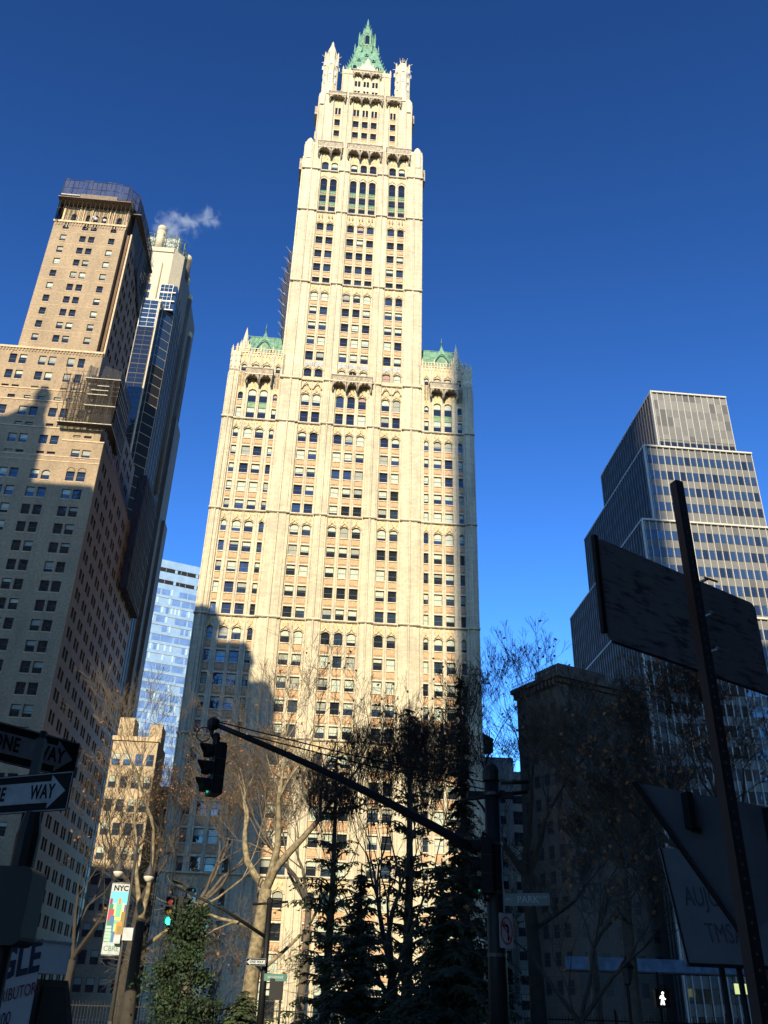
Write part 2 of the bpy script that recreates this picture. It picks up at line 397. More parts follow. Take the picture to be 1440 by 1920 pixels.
        for i, x in enumerate(mids):                           # corbels
            hw = .24 if 0 < i < len(mids)-1 else .22
            x = min(max(x, a+hw), b-hw)
            can.add([(x-hw, -pr*.86, zm+.35), (x+hw, -pr*.86, zm+.35), (x+hw, .1, zm+.35), (x-hw, .1, zm+.35), (x-.07, -.02, zb-.35), (x+.07, -.02, zb-.35), (x+.07, .1, zb-.35), (x-.07, .1, zb-.35)],
                    [(3, 2, 1, 0), (4, 5, 6, 7), (0, 1, 5, 4), (1, 2, 6, 5), (2, 3, 7, 6), (3, 0, 4, 7)], 'grey')
            can.prism(x, -pr*.55, [(.02, zb+.1), (.22, zb+.45), (.26, zb+.7), (.2, zb+.9)], 'grey', 6)
        for i in range(len(mids)-1):                           # scalloped arches along the front edge
            x0, x1 = mids[i], mids[i+1]; c = (x0+x1)/2; hw = (x1-x0)/2-.1
            rs = (zm+.30-zb)*.92
            arch_fill(can, c-hw, c+hw, zm+.34, zm+.36, rs, -pr+.02, -pr*.55, 'grey', 8)
            for q in (-1, 0, 1): can.prism(c+q*hw*.62, -pr+.05, [(.0, zm-.35 if q else zm-.1), (.13, zm-.1 if q else zm+.1), (.13, zm+.4)], 'grey', 5)
    for cols, a, b in ((wl[1:3], -26.9, -21.85), (wr[1:3], 8.0, 13.5)): canopy(cols, a, b, 103.5, 106.9, 1.5)
    canopy(bc, -10.7, -3.05, 103.4, 106.8, 1.5)
    for cols in (bl, br_):
        for u0, u1 in cols:
            c = (u0+u1)/2
            frz.tube([(c-.85, -.12, 104.1), (c-.5, -.3, 104.9), (c, -.35, 105.4), (c+.5, -.3, 104.9), (c+.85, -.12, 104.1)], .16, 'stone2', 5, False)
            frz.tube([(c-.85, .05, 104.6), (c, -.05, 106.0), (c+.85, .05, 104.6)], .08, 'frieze', 4, False)
    # tower 107.5 up
    for cols, c0, c1 in allbays[1:4]: bay(cols, c0, c1, 107.4, 172.4)
    zr = [(107.0, 109.2), (111.25, 113.35), (115.15, 117.2), (118.9, 120.95), (122.85, 124.9), (126.65, 128.85)]
    for cols in (bl, bc, br_):
        rows(cols, zr[:1], True, 111.2, 9, hoods=True)
        frz.box(cols[0][0]-.05, cols[-1][1]+.05, .1, .2, 109.7, 110.7, 'bluefr')
        rows(cols, zr[1:], True, 131.0, 8)
        rows(cols, [(131.0, 132.8), (134.6, 136.65), (138.5, 140.5), (142.4, 144.4), (146.3, 148.5)], True, 151.6, 7, blinds=False)
        for u0, u1 in cols:
            for z0, z1, ar in ((151.8, 153.8, 0), (155.3, 157.3, 0), (158.8, 162.4, .6)):
                W.add(5, fr, u0, u1, z0, z1, .5, ar, None)
            for z0, z1 in ((153.8, 155.3), (157.3, 158.8)):
                gsp = MB(fr); gsp.box(u0, u1, .44, .9, z0, z1, 'copperd'); gsp.box(u0, u1, .36, .44, z1-.22, z1-.04, 'copper'); gsp.box(u0, u1, .36, .44, z0+.1, z0+.3, 'tan')
                for q in range(3): gsp.prism(u0+(u1-u0)*(q+.5)/3, .42, [(.13, z0+.5), (.17, z0+.8), (.0, z0+1.15)], 'copper', 5)
                gsp.build('copper_panel', rt)
            arch_fill(frz, u0, u1, 162.4, 162.7, .6, .15, .9, 'stone2'); hood(u0, u1, 162.7)
            for q in (.35, 1.05): frz.prism(u0+q, -.05, [(.0, 149.7), (.16, 150.0), (.18, 150.5), (.04, 151.0)], 'grey', 5)
        frz.box(cols[0][0]-.1, cols[-1][1]+.1, .14, .9, 162.7, 165.0, 'frieze')
        rows(cols, [(165.3, 167.7)], True, 171.5, 5, hoods=False, blinds=False)
    for z in (131.0, 151.7, 164.65): ledge(z, segsT)
    canopy(bl, -17.35, -11.9, 168.2, 172.6, 1.5); canopy(bc, -10.75, -3.0, 168.2, 172.6, 1.5); canopy(br_, -1.9, 3.5, 168.2, 172.4, 1.5)
    # corner buttress tops of the shaft
    for x, dx in ((-19.3, .9), (5.3, .9)):
        st.prism(x, .6, [(1.15, 168), (1.2, 171.5), (1.05, 173.4), (.75, 174.7), (.3, 175.5), (.0, 175.9)], 'stone2', 8)
        for s_ in (-1, 1): st.prism(x+s_*.75, .2, [(.32, 167), (.34, 170.5), (.18, 171.6), (.0, 172.4)], 'stone2', 6)
    # body behind the front, plain flanks with their own windows
    body = MB(fr)
    body.box(-30.2, 16.35, .9, 58, 0, 107.3, 'stone'); body.box(-20.35, 6.35, .9, 27, 107.3, 172.3, 'stone')
    for k in range(9):      # bracketed balconies seen edge-on on the flank
        z = (104.5, 167.5, 170.5)[k % 3]
    for x0, s_ in ((-20.35, -1), (6.35, 1)):
        for y0 in (3.5, 11.5, 19.5):
            body.box(min(x0, x0+s_*1.1), max(x0, x0+s_*1.1), y0, y0+5, 168.6, 172.2, 'grey')
            body.box(min(x0, x0+s_*.45), max(x0, x0+s_*.45), y0-.8, y0, 108, 172, 'stone2')
    # ---- upper stages (set back)
    f2 = back(1.3)
    for mb in (st, mu, sp, frz, led): mb.fr = f2
    st.box(-18.25, -14.75, -.1, .8, 171, 191.0, 'stone'); st.box(-12.6, -10.1, -.1, .8, 171, 191.0, 'stone'); st.box(-4.2, -1.6, -.1, .8, 171, 191.0, 'stone'); st.box(.3, 3.8, -.1, .8, 171, 191.0, 'stone')
    for x in (-18.2, -16.9, -14.8, -12.5, -11.4, -10.2, -4.1, -2.9, -1.7, .4, 2.4, 3.7): st.tube([(x, -.14, 171), (x, -.14, 190.2)], .17, 'stone', 5, False)
    c2 = [[(-14.25, -12.95)], [(-9.95, -8.6), (-7.85, -6.5), (-5.75, -4.4)], [(-1.3, 0.0)]]
    for cols, a, b in ((c2[0], -14.75, -12.6), (c2[1], -10.1, -4.2), (c2[2], -1.6, .3)):
        bay(cols, a, b, 171, 190.5)
        for u0, u1 in cols:
            for z0, z1 in ((172.9, 175.0), (176.7, 178.7), (180.5, 182.6)):
                W.add(4, f2, u0, u1, z0, z1, .45, 0, None); sp.box(u0, u1, .22, .8, z1, z1+1.7, 'tan'); sp.box(u0, u1, .08, .22, z1, z1+.25, 'stone2'); sp.box(u0, u1, .1, .22, z1+1.55, z1+1.7, 'stone2')
            m = (u0+u1)/2
            for q0, q1 in ((u0, m-.1), (m+.1, u1)): W.add(4, f2, q0, q1, 184.3, 186.7, .45, .3, None, 'blind', 'glass', 'frame', .07, False)
            mu.box(m-.1, m+.1, .1, .8, 184.2, 187, 'stone'); frz.box(u0, u1, .14, .8, 186.7, 190.3, 'frieze')
    for cols, a, b in ((c2[0], -15.9, -11.9), (c2[1], -11.1, -3.2), (c2[2], -2.4, 1.2)): canopy(cols, a, b, 187.9, 190.7, 1.3, f2)
    body.fr = f2; body.box(-18.25, 3.8, .8, 22.5, 171, 190.6, 'stone')
    for x in (-17.4, 3.0): st.prism(x, .5, [(1.0, 187), (1.05, 190), (.8, 191.6), (.35, 192.5), (.0, 192.9)], 'stone2', 8)
    for x, s_ in ((-18.25, -1), (3.8, 1)):
        for y0 in (3, 10, 17): body.box(min(x, x+s_*.9), max(x, x+s_*.9), y0, y0+3.6, 187.6, 190.4, 'grey')
    # top block and its gabled parapet
    f3 = back(5.0)
    for mb in (st, mu, sp, frz, led): mb.fr = f3
    st.box(-13.2, -10.3, -.05, .8, 190, 199.5, 'stone'); st.box(-4.35, -1.5, -.05, .8, 190, 199.5, 'stone')
    for x in (-13.1, -11.8, -10.4, -4.3, -3.0, -1.6): st.tube([(x, -.1, 190), (x, -.1, 200.6)], .16, 'stone', 5, False)
    cc = [(-10.1, -8.75), (-8.0, -6.65), (-5.9, -4.55)]
    bay(cc, -10.3, -4.35, 190, 199)
    for u0, u1 in cc:
        m = (u0+u1)/2
        for q0, q1 in ((u0, m-.1), (m+.1, u1)):
            W.add(3, f3, q0, q1, 191.8, 193.8, .45, 0, None, 'blind', 'glass', 'frame', .06, False); W.add(3, f3, q0, q1, 195.3, 197.4, .45, .3, None, 'blind', 'glass', 'frame', .06, False)
        mu.box(m-.1, m+.1, .1, .8, 190, 198, 'stone'); sp.box(u0, u1, .15, .8, 190, 191.8, 'stone'); sp.box(u0, u1, .15, .8, 193.8, 195.3, 'stone2'); frz.box(u0, u1, .15, .8, 197.4, 199.2, 'stone')
    canopy(cc, -10.7, -3.75, 197.9, 200.3, .9, f3)
    can.fr = f3
    st.poly([(-9.6, 200.2), (-4.9, 200.2), (-5.4, 202.2), (-6.5, 203.4), (-7.0, 205.4), (-7.25, 206.0), (-7.5, 205.4), (-8.0, 203.4), (-9.1, 202.2)], -.3, .3, 'stone2')
    for x, z in ((-9.6, 202.0), (-8.5, 203.4), (-6.0, 203.4), (-4.9, 202.0), (-13.1, 201.5), (-11.5, 201.2), (-3.1, 201.2), (-1.6, 201.5)): st.prism(x, -.1, [(.22, z-1.6), (.2, z-.4), (.28, z-.3), (.0, z+1.0)], 'stone2', 5)
    st.box(-13.3, -1.4, -.2, .1, 199.5, 200.9, 'stone2')
    body.fr = f3; body.box(-13.2, -1.5, .8, 12.6, 189, 200.6, 'stone')
    # four octagonal corner turrets
    turrets = []
    for (x, y, topz, cap) in ((-16.1, 3.2, 204.8, True), (1.35, 3.2, 203.2, False), (-16.1, 20.5, 204.8, True), (1.35, 20.5, 203.2, False)):
        t = MB(back(0.0)); k = 1+y/136.0
        X = UF+(x-UF)*k; Z = lambda z: EYE+(z-EYE)*k
        t.prism(X, y, [(2.0, Z(189)), (1.95, Z(193)), (1.75, Z(193.4)), (1.7, Z(199)), (1.95, Z(199.6)), (2.05, Z(201.6)), (1.7, Z(202)), (1.6, Z(topz))], 'stone2', 8)
        for q in range(8):
            a = math.pi/8+2*math.pi*q/8; px, py = X+1.78*math.cos(a), y+1.78*math.sin(a)
            t.tube([(px, py, Z(191)), (px, py, Z(topz+.5))], .16, 'stone', 5, False)
            t.tube([(px, py, Z(topz+.4)), (px, py, Z(topz+1.6))], [.16, .02], 'stone2', 5, False)
            t.tube([(px, py, Z(204)), (X+2.6*math.cos(a), y+2.6*math.sin(a), Z(204.4))], .07, 'stone2', 4, False)
            b = 2*math.pi*q/8; mx, my = X+1.62*math.cos(b), y+1.62*math.sin(b)
            for zz in (193.6, 196.6): t.box(mx-.28, mx+.28, my-.1, my+.1, Z(zz), Z(zz+1.7), 'bluefr')
            t.box(X+1.9*math.cos(b)-.3, X+1.9*math.cos(b)+.3, y+1.9*math.sin(b)-.1, y+1.9*math.sin(b)+.1, Z(200), Z(201.4), 'bluefr')
        if cap: t.prism(X, y, [(1.5, Z(topz)), (1.25, Z(topz+1.5)), (.75, Z(topz+3.6)), (.3, Z(topz+5.4)), (.35, Z(topz+5.7)), (.0, Z(topz+6.9))], 'stone2', 8)
        else:
            t.prism(X, y, [(1.5, Z(topz)), (1.1, Z(topz+1.3)), (.5, Z(topz+1.8))], 'stone2', 8)
            t.tube([(X, y, Z(topz+1.5)), (X, y, Z(topz+4.6))], .12, 'grey', 5); t.tube([(X-.9, y, Z(topz+3.4)), (X+.9, y, Z(topz+3.4))], .1, 'grey', 5); t.tube([(X-.6, y, Z(topz+1.6)), (X+.5, y, Z(topz+4.2))], .08, 'grey', 5)
        t.fr = lambda a_, b_, c_: (a_, b_, c_)
        t.v = [(v[0], v[1], v[2]) for v in t.v]
        t.build('turret', rt)
    # copper pyramid roof, lantern, spire
    cy = 12.0; k = 1+cy/136.0; X = UF+(-7.75-UF)*k+7; Z = lambda z: EYE+(z-EYE)*k; s2 = math.sqrt(2)
    ro = MB()
    prof = [(6.1, 208.0), (5.35, 210.6), (4.5, 214.0), (3.75, 217.6), (3.05, 221.4), (2.6, 225.2)]; Z = lambda z: z
    ro.prism(X, cy, [(r*s2, Z(z)) for r, z in prof], 'copper', 4)
    for i in range(len(prof)-1):                               # crockets down the hips
        for (sx, sy) in ((-1, -1), (1, -1), (1, 1), (-1, 1)):
            for q in (0, .5):
                r = prof[i][0]*(1-q)+prof[i+1][0]*q; z = prof[i][1]*(1-q)+prof[i+1][1]*q
                ro.tube([(X+sx*r, cy+sy*r, Z(z)-.2), (X+sx*(r+.35), cy+sy*(r+.35), Z(z)+.6)], [.22, .05], 'copper', 4, False)
    orig = root_ro = ro.build('spire_roof', rt)
    def dormer(x, y, z, wd, h, nm='dormer'):
        m = MB(); m.poly([(x-wd/2, z), (x+wd/2, z), (x+wd/2, z+h*.5), (x+wd*.62, z+h*.5), (x, z+h), (x-wd*.62, z+h*.5), (x-wd/2, z+h*.5)], y, y+wd*1.4, 'copper')
        m.poly(arch_pts(x-wd*.28, x+wd*.28, z+.15, z+h*.55, wd*.25, 6), y-.03, y, 'glass'); m.tube([(x, y+.1, z+h-.1), (x, y+.1, z+h*1.45)], [.07, .02], 'copper', 4)
        m.build(nm, root_ro)
    for x, z, r in ((-2.9, 211.4, 5.5), (2.9, 211.4, 5.5), (-1.9, 217.0, 4.2), (1.9, 217.0, 4.2), (0, 220.2, 3.6)): dormer(X+x, cy-r, Z(z), 1.6 if z < 213 else .9, 2.8 if z < 213 else 1.5)
    ln = MB()
    ln.prism(X, cy, [(2.9, 224.6), (3.1, 225.6), (3.0, 226.4), (2.25, 226.6), (2.15, 231.8), (2.4, 232.3), (1.55, 233.4), (1.2, 235.6), (.75, 236.4), (.8, 236.8), (.35, 238.6), (.4, 238.9), (.05, 242.0)], 'copper', 8)
    for q in range(8):
        a = math.pi/8+2*math.pi*q/8; c, s_ = math.cos(a), math.sin(a)
        ln.tube([(X+2.35*c, cy+2.35*s_, 226), (X+2.3*c, cy+2.3*s_, 232.6), (X+2.25*c, cy+2.25*s_, 234.4)], [.24, .22, .03], 'copper', 5, False)
        ln.tube([(X+3.4*c, cy+3.4*s_, 222.5), (X+3.4*c, cy+3.4*s_, 226.6), (X+3.4*c, cy+3.4*s_, 228.4)], [.22, .2, .03], 'copper', 5, False)
        ln.tube([(X+1.3*c, cy+1.3*s_, 233.4), (X+1.2*c, cy+1.2*s_, 236.6)], [.16, .03], 'copper', 5, False)
        b = 2*math.pi*q/8
        for zz in (234.6, 237.4): ln.tube([(X+.7*math.cos(b), cy+.7*math.sin(b), zz), (X+1.3*math.cos(b), cy+1.3*math.sin(b), zz+.5)], [.1, .04], 'copper', 4, False)
    ln.poly(arch_pts(X-.55, X+.55, 227.6, 231.2, .5, 6), cy-2.2, cy-2.05, 'glass')
    for x in (-1.7, -.85, 0, .85, 1.7): ln.poly(arch_pts(X+x-.25, X+x+.25, 225.5, 226.3, .25, 5), cy-2.95, cy-2.8, 'copperd')
    ln.build('lantern', root_ro)
    # wing roofs: pierced parapet, green mansard, dormer with finial, corner pinnacles
    for mb in (st, mu, sp, frz, led, can): mb.fr = fr
    for side, (a, b, cols, dx) in enumerate(((-29.6, -20.4, wl, -24.3), (6.4, 15.7, wr, 10.65))):
        bay(cols, cols[0][0]-.35, cols[-1][1]+.35, 107.3, 112.0)
        for i, (u0, u1) in enumerate(cols):
            z1 = 109.1 if i in (1, 2) else 109.0
            W.add(6, fr, u0, u1, 107.1, z1, .48, .5, .6 if i in (1, 2) else .3); arch_fill(frz, u0, u1, z1, z1+.1, .5, .12, .9, 'frieze'); hood(u0, u1, z1+.2)
            frz.box(u0, u1, .14, .9, z1+.1, 112.0, 'frieze')
        st.box(a-.6, cols[0][0]-.35, -.12, .9, 107, 111.8, 'stone2'); st.box(cols[3][1]+.35, b+.65, -.12, .9, 107, 111.8, 'stone2')
        n = int((b-a)/.55)
        for i in range(n):
            x = a+(b-a)*(i+.5)/n; z = 112.0
            frz.box(x-.06, x+.06, -.05, .15, 110.9, z+.75, 'stone2'); frz.tube([(x-.27, .05, z+.1), (x, .05, z+.62), (x+.27, .05, z+.1)], .06, 'stone2', 4, False)
            if i % 4 == 0: frz.prism(x, .0, [(.16, z), (.16, z+1.0), (.0, z+1.9)], 'stone2', 5)
        frz.box(a, b, -.02, .12, z+.7, z+.85, 'stone2'); frz.box(a, b, -.02, .12, z-.3, z-.1, 'stone2')
        out = a if side == 0 else b; s_ = -1 if side == 0 else 1
        for j in range(5):
            st.prism(out-s_*(.3+j*.0)+s_*(.35-.12*j), .3+j*.0, [(.35, 104+j), (.3, 108.5+j*.6), (.36, 108.7+j*.6), (.0, 110.3+j*1.0)], 'stone2', 6)
        for x_ in ((a-.45, a+.35, a+1.1) if side == 0 else (b-1.1, b-.35, b+.5)):
            for z_ in (107.6, 109.0, 110.4): frz.prism(x_, -.16, [(.02, z_), (.2, z_+.3), (.2, z_+.8), (.0, z_+1.3)], 'stone2', 5)
            st.prism(x_, -.05, [(.25, 110.6), (.22, 111.9), (.3, 112.0), (.0, 113.4)], 'stone2', 5)
        px = -28.1 if side == 0 else 13.7
        st.prism(px, 2.2, [(.9, 111.5), (.8, 114.5), (.9, 114.8), (.45, 116.6), (.5, 116.8), (.0, 119.8)], 'stone2', 8)
        for q in range(8):
            an = q*math.pi/4; st.prism(px+.95*math.cos(an), 2.2+.95*math.sin(an), [(.2, 111), (.18, 114.6), (.0, 116.2)], 'stone2', 4)
        for y0 in (2.5, 5.5, 8.5): st.prism(out, y0, [(.3, 104), (.28, 110.5), (.0, 112.6)], 'stone2', 6)
        g = MB(fr); a2, b2 = (a+.5, b) if side == 0 else (a, b-.5)
        g.add([(a2, 1.2, 111.6), (b2, 1.2, 111.6), (b2-(0 if side == 0 else 1.6), 6.0, 120.6), (a2+(1.6 if side == 0 else 0), 6.0, 120.6), (a2, 11, 111.6), (b2, 11, 111.6)],
              [(0, 1, 2, 3), (3, 2, 5, 4), (0, 3, 4), (1, 5, 2), (0, 4, 5, 1)], 'copper')
        for i in range(12):
            x = a2+(b2-a2)*i/11.0; xs = x+((1.6 if side == 0 else 0) if i < 3 else 0); xs = min(max(xs, a2+(1.6 if side == 0 else 0)), b2-(0 if side == 0 else 1.6))
            g.tube([(x, 1.15, 111.6), (xs, 5.95, 120.6)], .04, 'copper', 4, False)
        g.tube([(a2+1.0, 6, 120.7), (b2-1.0, 6, 120.7)], .12, 'copper', 5, False)
        go = g.build('mansard_roof', rt)
        d = MB(fr); c = dx
        d.poly([(c-1.25, 112.6), (c+1.25, 112.6), (c+1.25, 114.2), (c+1.7, 113.6), (c+1.1, 115.2), (c+.35, 117.2), (c, 118.4), (c-.35, 117.2), (c-1.1, 115.2), (c-1.7, 113.6), (c-1.25, 114.2)], 1.3, 4.6, 'copper')
        d.poly(arch_pts(c-.75, c+.75, 112.7, 115.1, .7), 1.2, 1.3, 'copperd'); d.poly(arch_pts(c-.55, c+.55, 112.7, 114.7, .55), 1.1, 1.2, 'copper')
        d.tube([(c-1.7, 1.0, 113.4), (c-1.0, .9, 114.9), (c-.5, .9, 115.6), (c, .9, 115.9), (c+.5, .9, 115.6), (c+1.0, .9, 114.9), (c+1.7, 1.0, 113.4)], .13, 'copper', 5, False)
        d.tube([(c, 1.4, 118), (c, 1.4, 120.4)], [.12, .02], 'copper', 5); d.prism(c, 1.4, [(.0, 118.7), (.35, 118.95), (.0, 119.2)], 'copper', 6)
        d.build('dormer', go)
    # flank scaffold poles sticking out on the left side of the shaft
    st.build('pier_wall', rt); mu.build('mullion', rt); sp.build('spandrel', rt); frz.build('ornate_frieze', rt)
    can.build('canopy', rt); body.fr = None; body.build('rear_wall', rt)
    W.emit(rt)
    return rt
gothic_tower()

# netted scaffold on the hidden flank of the shaft
def flank_scaffold():
    rt = root('flank_scaffold', 'small dark netted scaffold clinging to the left flank of the cream gothic tower', 'scaffold', on_line(-20.4, 3, 118.5), TH)
    m = MB(); n = MB(); n.mat('net')
    for z in range(0, 23, 3):
        w_ = .7+.8*math.sin(z*.9)**2
        for y in (0, 3.2):
            m.tube([(0, y, z+1.2), (-w_-1.2, y-.4, z+3.6)], .07, 'galv', 5); m.tube([(0, y, z), (-w_, y, z)], .05, 'dark', 4)
        n.add([(-w_, 0, z), (-w_-.7, 0, z+2.6), (-w_-.5, 3.2, z+2.6), (-w_, 3.2, z), (0, 0, z), (0, 0, z+2.8)], [(0, 1, 2, 3), (4, 0, 1, 5)], 'net')
    for y in (0, 3.2): m.tube([(-1.0, y, 0), (-1.0, y, 23)], .05, 'dark', 4)
    m.build('tube_frame', rt); n.build('netting', rt)
    s = MB(); s.box(-.5, -.05, .4, 3, 15, 21, 'rust'); s.build('hoist_panel', rt)

def net_mat(name, col, dens, sc=14.0):
    a = NT(name); tr = a.n('ShaderNodeBsdfTransparent'); mx = a.n('ShaderNodeMixShader')
    tc = a.n('ShaderNodeTexCoord'); nz = a.n('ShaderNodeTexNoise'); nz.inputs['Scale'].default_value = .35; nz.inputs['Detail'].default_value = 3
    mp = a.n('ShaderNodeMapping'); mp.inputs['Scale'].default_value = (3, 3, .35); a.l(tc.outputs['Object'], mp.inputs[0]); a.l(mp.outputs[0], nz.inputs[0])
    mr = a.n('ShaderNodeMapRange'); mr.inputs[1].default_value = .35; mr.inputs[2].default_value = .65; mr.inputs[3].default_value = dens-.15; mr.inputs[4].default_value = min(1, dens+.15)
    a.l(nz.outputs[0], mr.inputs[0]); a.l(mr.outputs[0], mx.inputs[0])
    a.p.inputs['Base Color'].default_value = (*col, 1); a.p.inputs['Roughness'].default_value = .9
    out = a.t.nodes['Material Output']; a.l(tr.outputs[0], mx.inputs[1]); a.l(a.p.outputs[0], mx.inputs[2]); a.l(mx.outputs[0], out.inputs[0])
    return a.m
M['net'] = net_mat('dark scaffold netting', (.03, .032, .05), .85)
M['netb'] = net_mat('blue grey scaffold netting', (.045, .055, .11), .62)
M['rust'] = plain('orange hoist panel', (.45, .14, .06), .8, var=.2)
flank_scaffold()

# ================================================================== brick setback tower on the left
def brick_tower():
    rt = root('brick_office_tower', 'tan brick setback office tower at left with domed shadow and netted crown', 'office tower', on_line(-60, 0), TH)
    fr = lambda u, d, z: (u+60, d, z); sf = lambda u0: (lambda s, d, z: (u0-d+60, s, z))
    W = Wins(); wl = MB(fr); sw = MB(fr); tr = MB(fr)
    def wall(mb, frm, a, b, z0, z1, wins, mat, d=.0, th=.5):
        "wall strip with real openings: wins = list of (u0, u1, w0, w1, arch)"
        mb.fr = frm
        rowsz = sorted(set((w[2], w[3]) for w in wins)); z = z0
        for (r0, r1) in rowsz:
            mb.box(a, b, d, d+th, z, r0, mat)
            x = a
            for w_ in sorted(q for q in wins if (q[2], q[3]) == (r0, r1)):
                mb.box(x, w_[0], d, d+th, r0, r1, mat)
                if w_[4]: arch_fill(mb, w_[0], w_[1], r1, r1+.001, w_[4], d, d+th, mat)
                x = w_[1]
            mb.box(x, b, d, d+th, r0, r1, mat); z = r1
        mb.box(a, b, d, d+th, z, z1, mat)
    def addw(frm, a, pri=0, d=.28, blinds=True):
        for (u0, u1, z0, z1, ar) in a:
            r = rblind() if blinds else None
            if r and r > .9: r = None
            W.add(pri+ (200-z0), frm, u0, u1, z0, z1, d, ar, r, random.choice(['blind', 'blind2', 'blind2']), 'glass', sill='bstone')
    # upper tower front, z 108.5 - 141
    ws = []
    for k in range(10):
        z = 110.4+k*3.27
        for u0, u1 in ((-67.75, -66.55), (-63.85, -62.65), (-62.1, -60.9), (-58.1, -56.9)): ws.append((u0, u1, z, z+1.75, 0))
    wall(wl, fr, -69.7, -55.3, 108.3, 142.1, ws, 'brick'); addw(fr, ws, 60)
    for k in range(10):
        if k % 1 == 0: tr.fr = fr; tr.box(-69.72, -55.28, -.03, .1, 112.9+k*3.27, 112.98+k*3.27, 'bstone')
    tr.box(-69.9, -55.1, -.25, .5, 141.7, 142.2, 'bstone')
    for k in range(26): x = -69.4+k*.56; tr.box(x, x+.26, -.12, .02, 140.9, 141.7, 'brick')
    for u in (-67.15, -62.4, -57.5): tr.tube([(u-.75, -.03, 141.5-1.2), (u-.5, -.03, 140.9), (u, -.03, 141.15), (u+.5, -.03, 140.9), (u+.75, -.03, 140.3)], .05, 'bstone', 4, False)
    # body of the upper tower with its stepped corner
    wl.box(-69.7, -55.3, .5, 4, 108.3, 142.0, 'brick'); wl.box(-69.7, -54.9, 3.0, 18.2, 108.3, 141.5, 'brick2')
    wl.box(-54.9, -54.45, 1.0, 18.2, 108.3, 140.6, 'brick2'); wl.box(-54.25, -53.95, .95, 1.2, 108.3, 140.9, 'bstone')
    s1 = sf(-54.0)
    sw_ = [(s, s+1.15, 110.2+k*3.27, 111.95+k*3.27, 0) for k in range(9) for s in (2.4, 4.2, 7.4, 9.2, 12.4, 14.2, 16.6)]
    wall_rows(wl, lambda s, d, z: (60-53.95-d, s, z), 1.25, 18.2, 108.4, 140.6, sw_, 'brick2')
    for w_ in sw_: W.add(10, s1, w_[0], w_[1], w_[2], w_[3], .38, 0, None)
    # crown storey behind scaffold
    wsc = [(u0, u1, 142.7, 144.9, .45) for u0, u1 in ((-66.8, -65.8), (-63.8, -62.9), (-62.3, -61.3), (-60.6, -59.6), (-57.5, -56.5))]
    wall(wl, fr, -68.5, -55.2, 142.0, 148.0, wsc, 'brick', .5); addw(lambda u, d, z: (u+60, d+.5, z), wsc, 30, blinds=False)
    wl.box(-68.5, -55.2, 1.0, 17, 142, 151.0, 'brick2')
    for x in (-68.4, -65.2, -64.4, -60.9-1.9, -59.1, -58.3, -55.5): wl.box(x-.18, x+.18, .3, .5, 142.2, 147.4, 'bstone')
    # middle block z 91 - 108.4
    ws = []
    def prs(ul, z0, z1, ar=()):
        for i, (u0, u1) in enumerate(ul): ws.append((u0, u1, z0, z1, .6 if i in ar else 0))
    six = [(-76.2, -74.9), (-74.3, -73.0), (-70.6, -69.3), (-68.8, -67.5), (-65.3, -64.0), (-63.5, -62.2), (-60.1, -58.8), (-58.1, -56.9)]
    prs(six, 104.8, 107.0); prs(six, 101.3, 103.3); prs([(a, b) for a, b in six], 99.45, 99.95)
    prs([(-72.6, -71.3), (-69.0, -67.7), (-66.1, -64.9), (-63.6, -62.4), (-60.8, -59.6), (-58.6, -57.4)], 97.0, 97.8)
    prs([(-75.6, -74.3), (-73.7, -72.4), (-70.0, -68.6), (-66.4, -65.0), (-64.5, -63.1), (-61.1, -59.7), (-59.1, -57.8), (-55.9, -54.7)], 93.4, 95.4)
    prs([(-72, -70.7), (-66.5, -65.2), (-64.6, -63.3), (-61.0, -59.7), (-59.1, -57.8)], 91.3, 92.0)
    wall(wl, fr, -84, -53.9, 91.0, 108.4, ws, 'brick'); addw(fr, ws, 60)
    for u in (-69.95, -57.5): tr.fr = fr; tr.tube([(u-.75, -.05, 106.6), (u-.6, -.05, 107.3), (u, -.05, 107.75), (u+.6, -.05, 107.3), (u+.75, -.05, 106.6)], .07, 'bstone', 4, False)
    tr.fr = fr; tr.box(-84, -53.8, -.25, .5, 108.3, 108.75, 'bstone')
    for k in range(52): x = -83.8+k*.58; tr.box(x, x+.26, -.14, .02, 107.75, 108.3, 'brick')
    for z in (99.3, 96.8, 91.1): tr.box(-84, -53.85, -.12, .1, z-.12, z+.12, 'bstone')
    for z in (98.5, 96.2): 
        for k in range(28): x = -83.8+k*1.07; tr.tube([(x, -.02, z-.2), (x+.2, -.02, z+.15), (x+.5, -.02, z+.2), (x+.8, -.02, z-.2)], .05, 'bstone', 4, False)
    wl.box(-84, -54.4, .5, 40, 91, 108.3, 'brick2')
    s2 = sf(-53.9)
    # lower mass below 91
    ws = []
    c1 = [(-72.3, -70.9), (-70.5, -69.1), (-66.9, -65.5), (-65.0, -63.6), (-61.5, -60.1), (-59.6, -58.2)]
    c2 = c1 + [(-55.5, -54.05), (-53.65, -52.2)]
    prs(c1, 87.6, 89.5); prs(c1, 85.5, 86.1)
    prs([(-55.5, -54.05), (-53.65, -52.2)], 84.96, 86.9); prs([(-55.8, -54.5), (-53.9, -52.6)], 89.3, 89.9)
    zz = [80.4+.0, 76.85, 73.4, 70.05, 66.5, 63.0, 59.55, 56.1, 52.75, 49.25, 45.85, 42.45, 39.0, 35.6, 32.2, 28.8, 25.4, 22, 18.6, 15.2, 11.8, 8.2, 4.6]
    zr = []
    for z in zz: prs(c2, z, z+1.95, (5,) if z == 80.4 else ())
    low = [w_ for w_ in ws]
    wall_rows(wl, fr, -84, -57.3, 0, 91.0, [w_ for w_ in low if w_[0] < -57.4], 'brick'); wall_rows(wl, fr, -57.3, -50.3, 0, 88.7, [w_ for w_ in low if w_[2] < 89 and w_[0] > -57.4], 'brick')
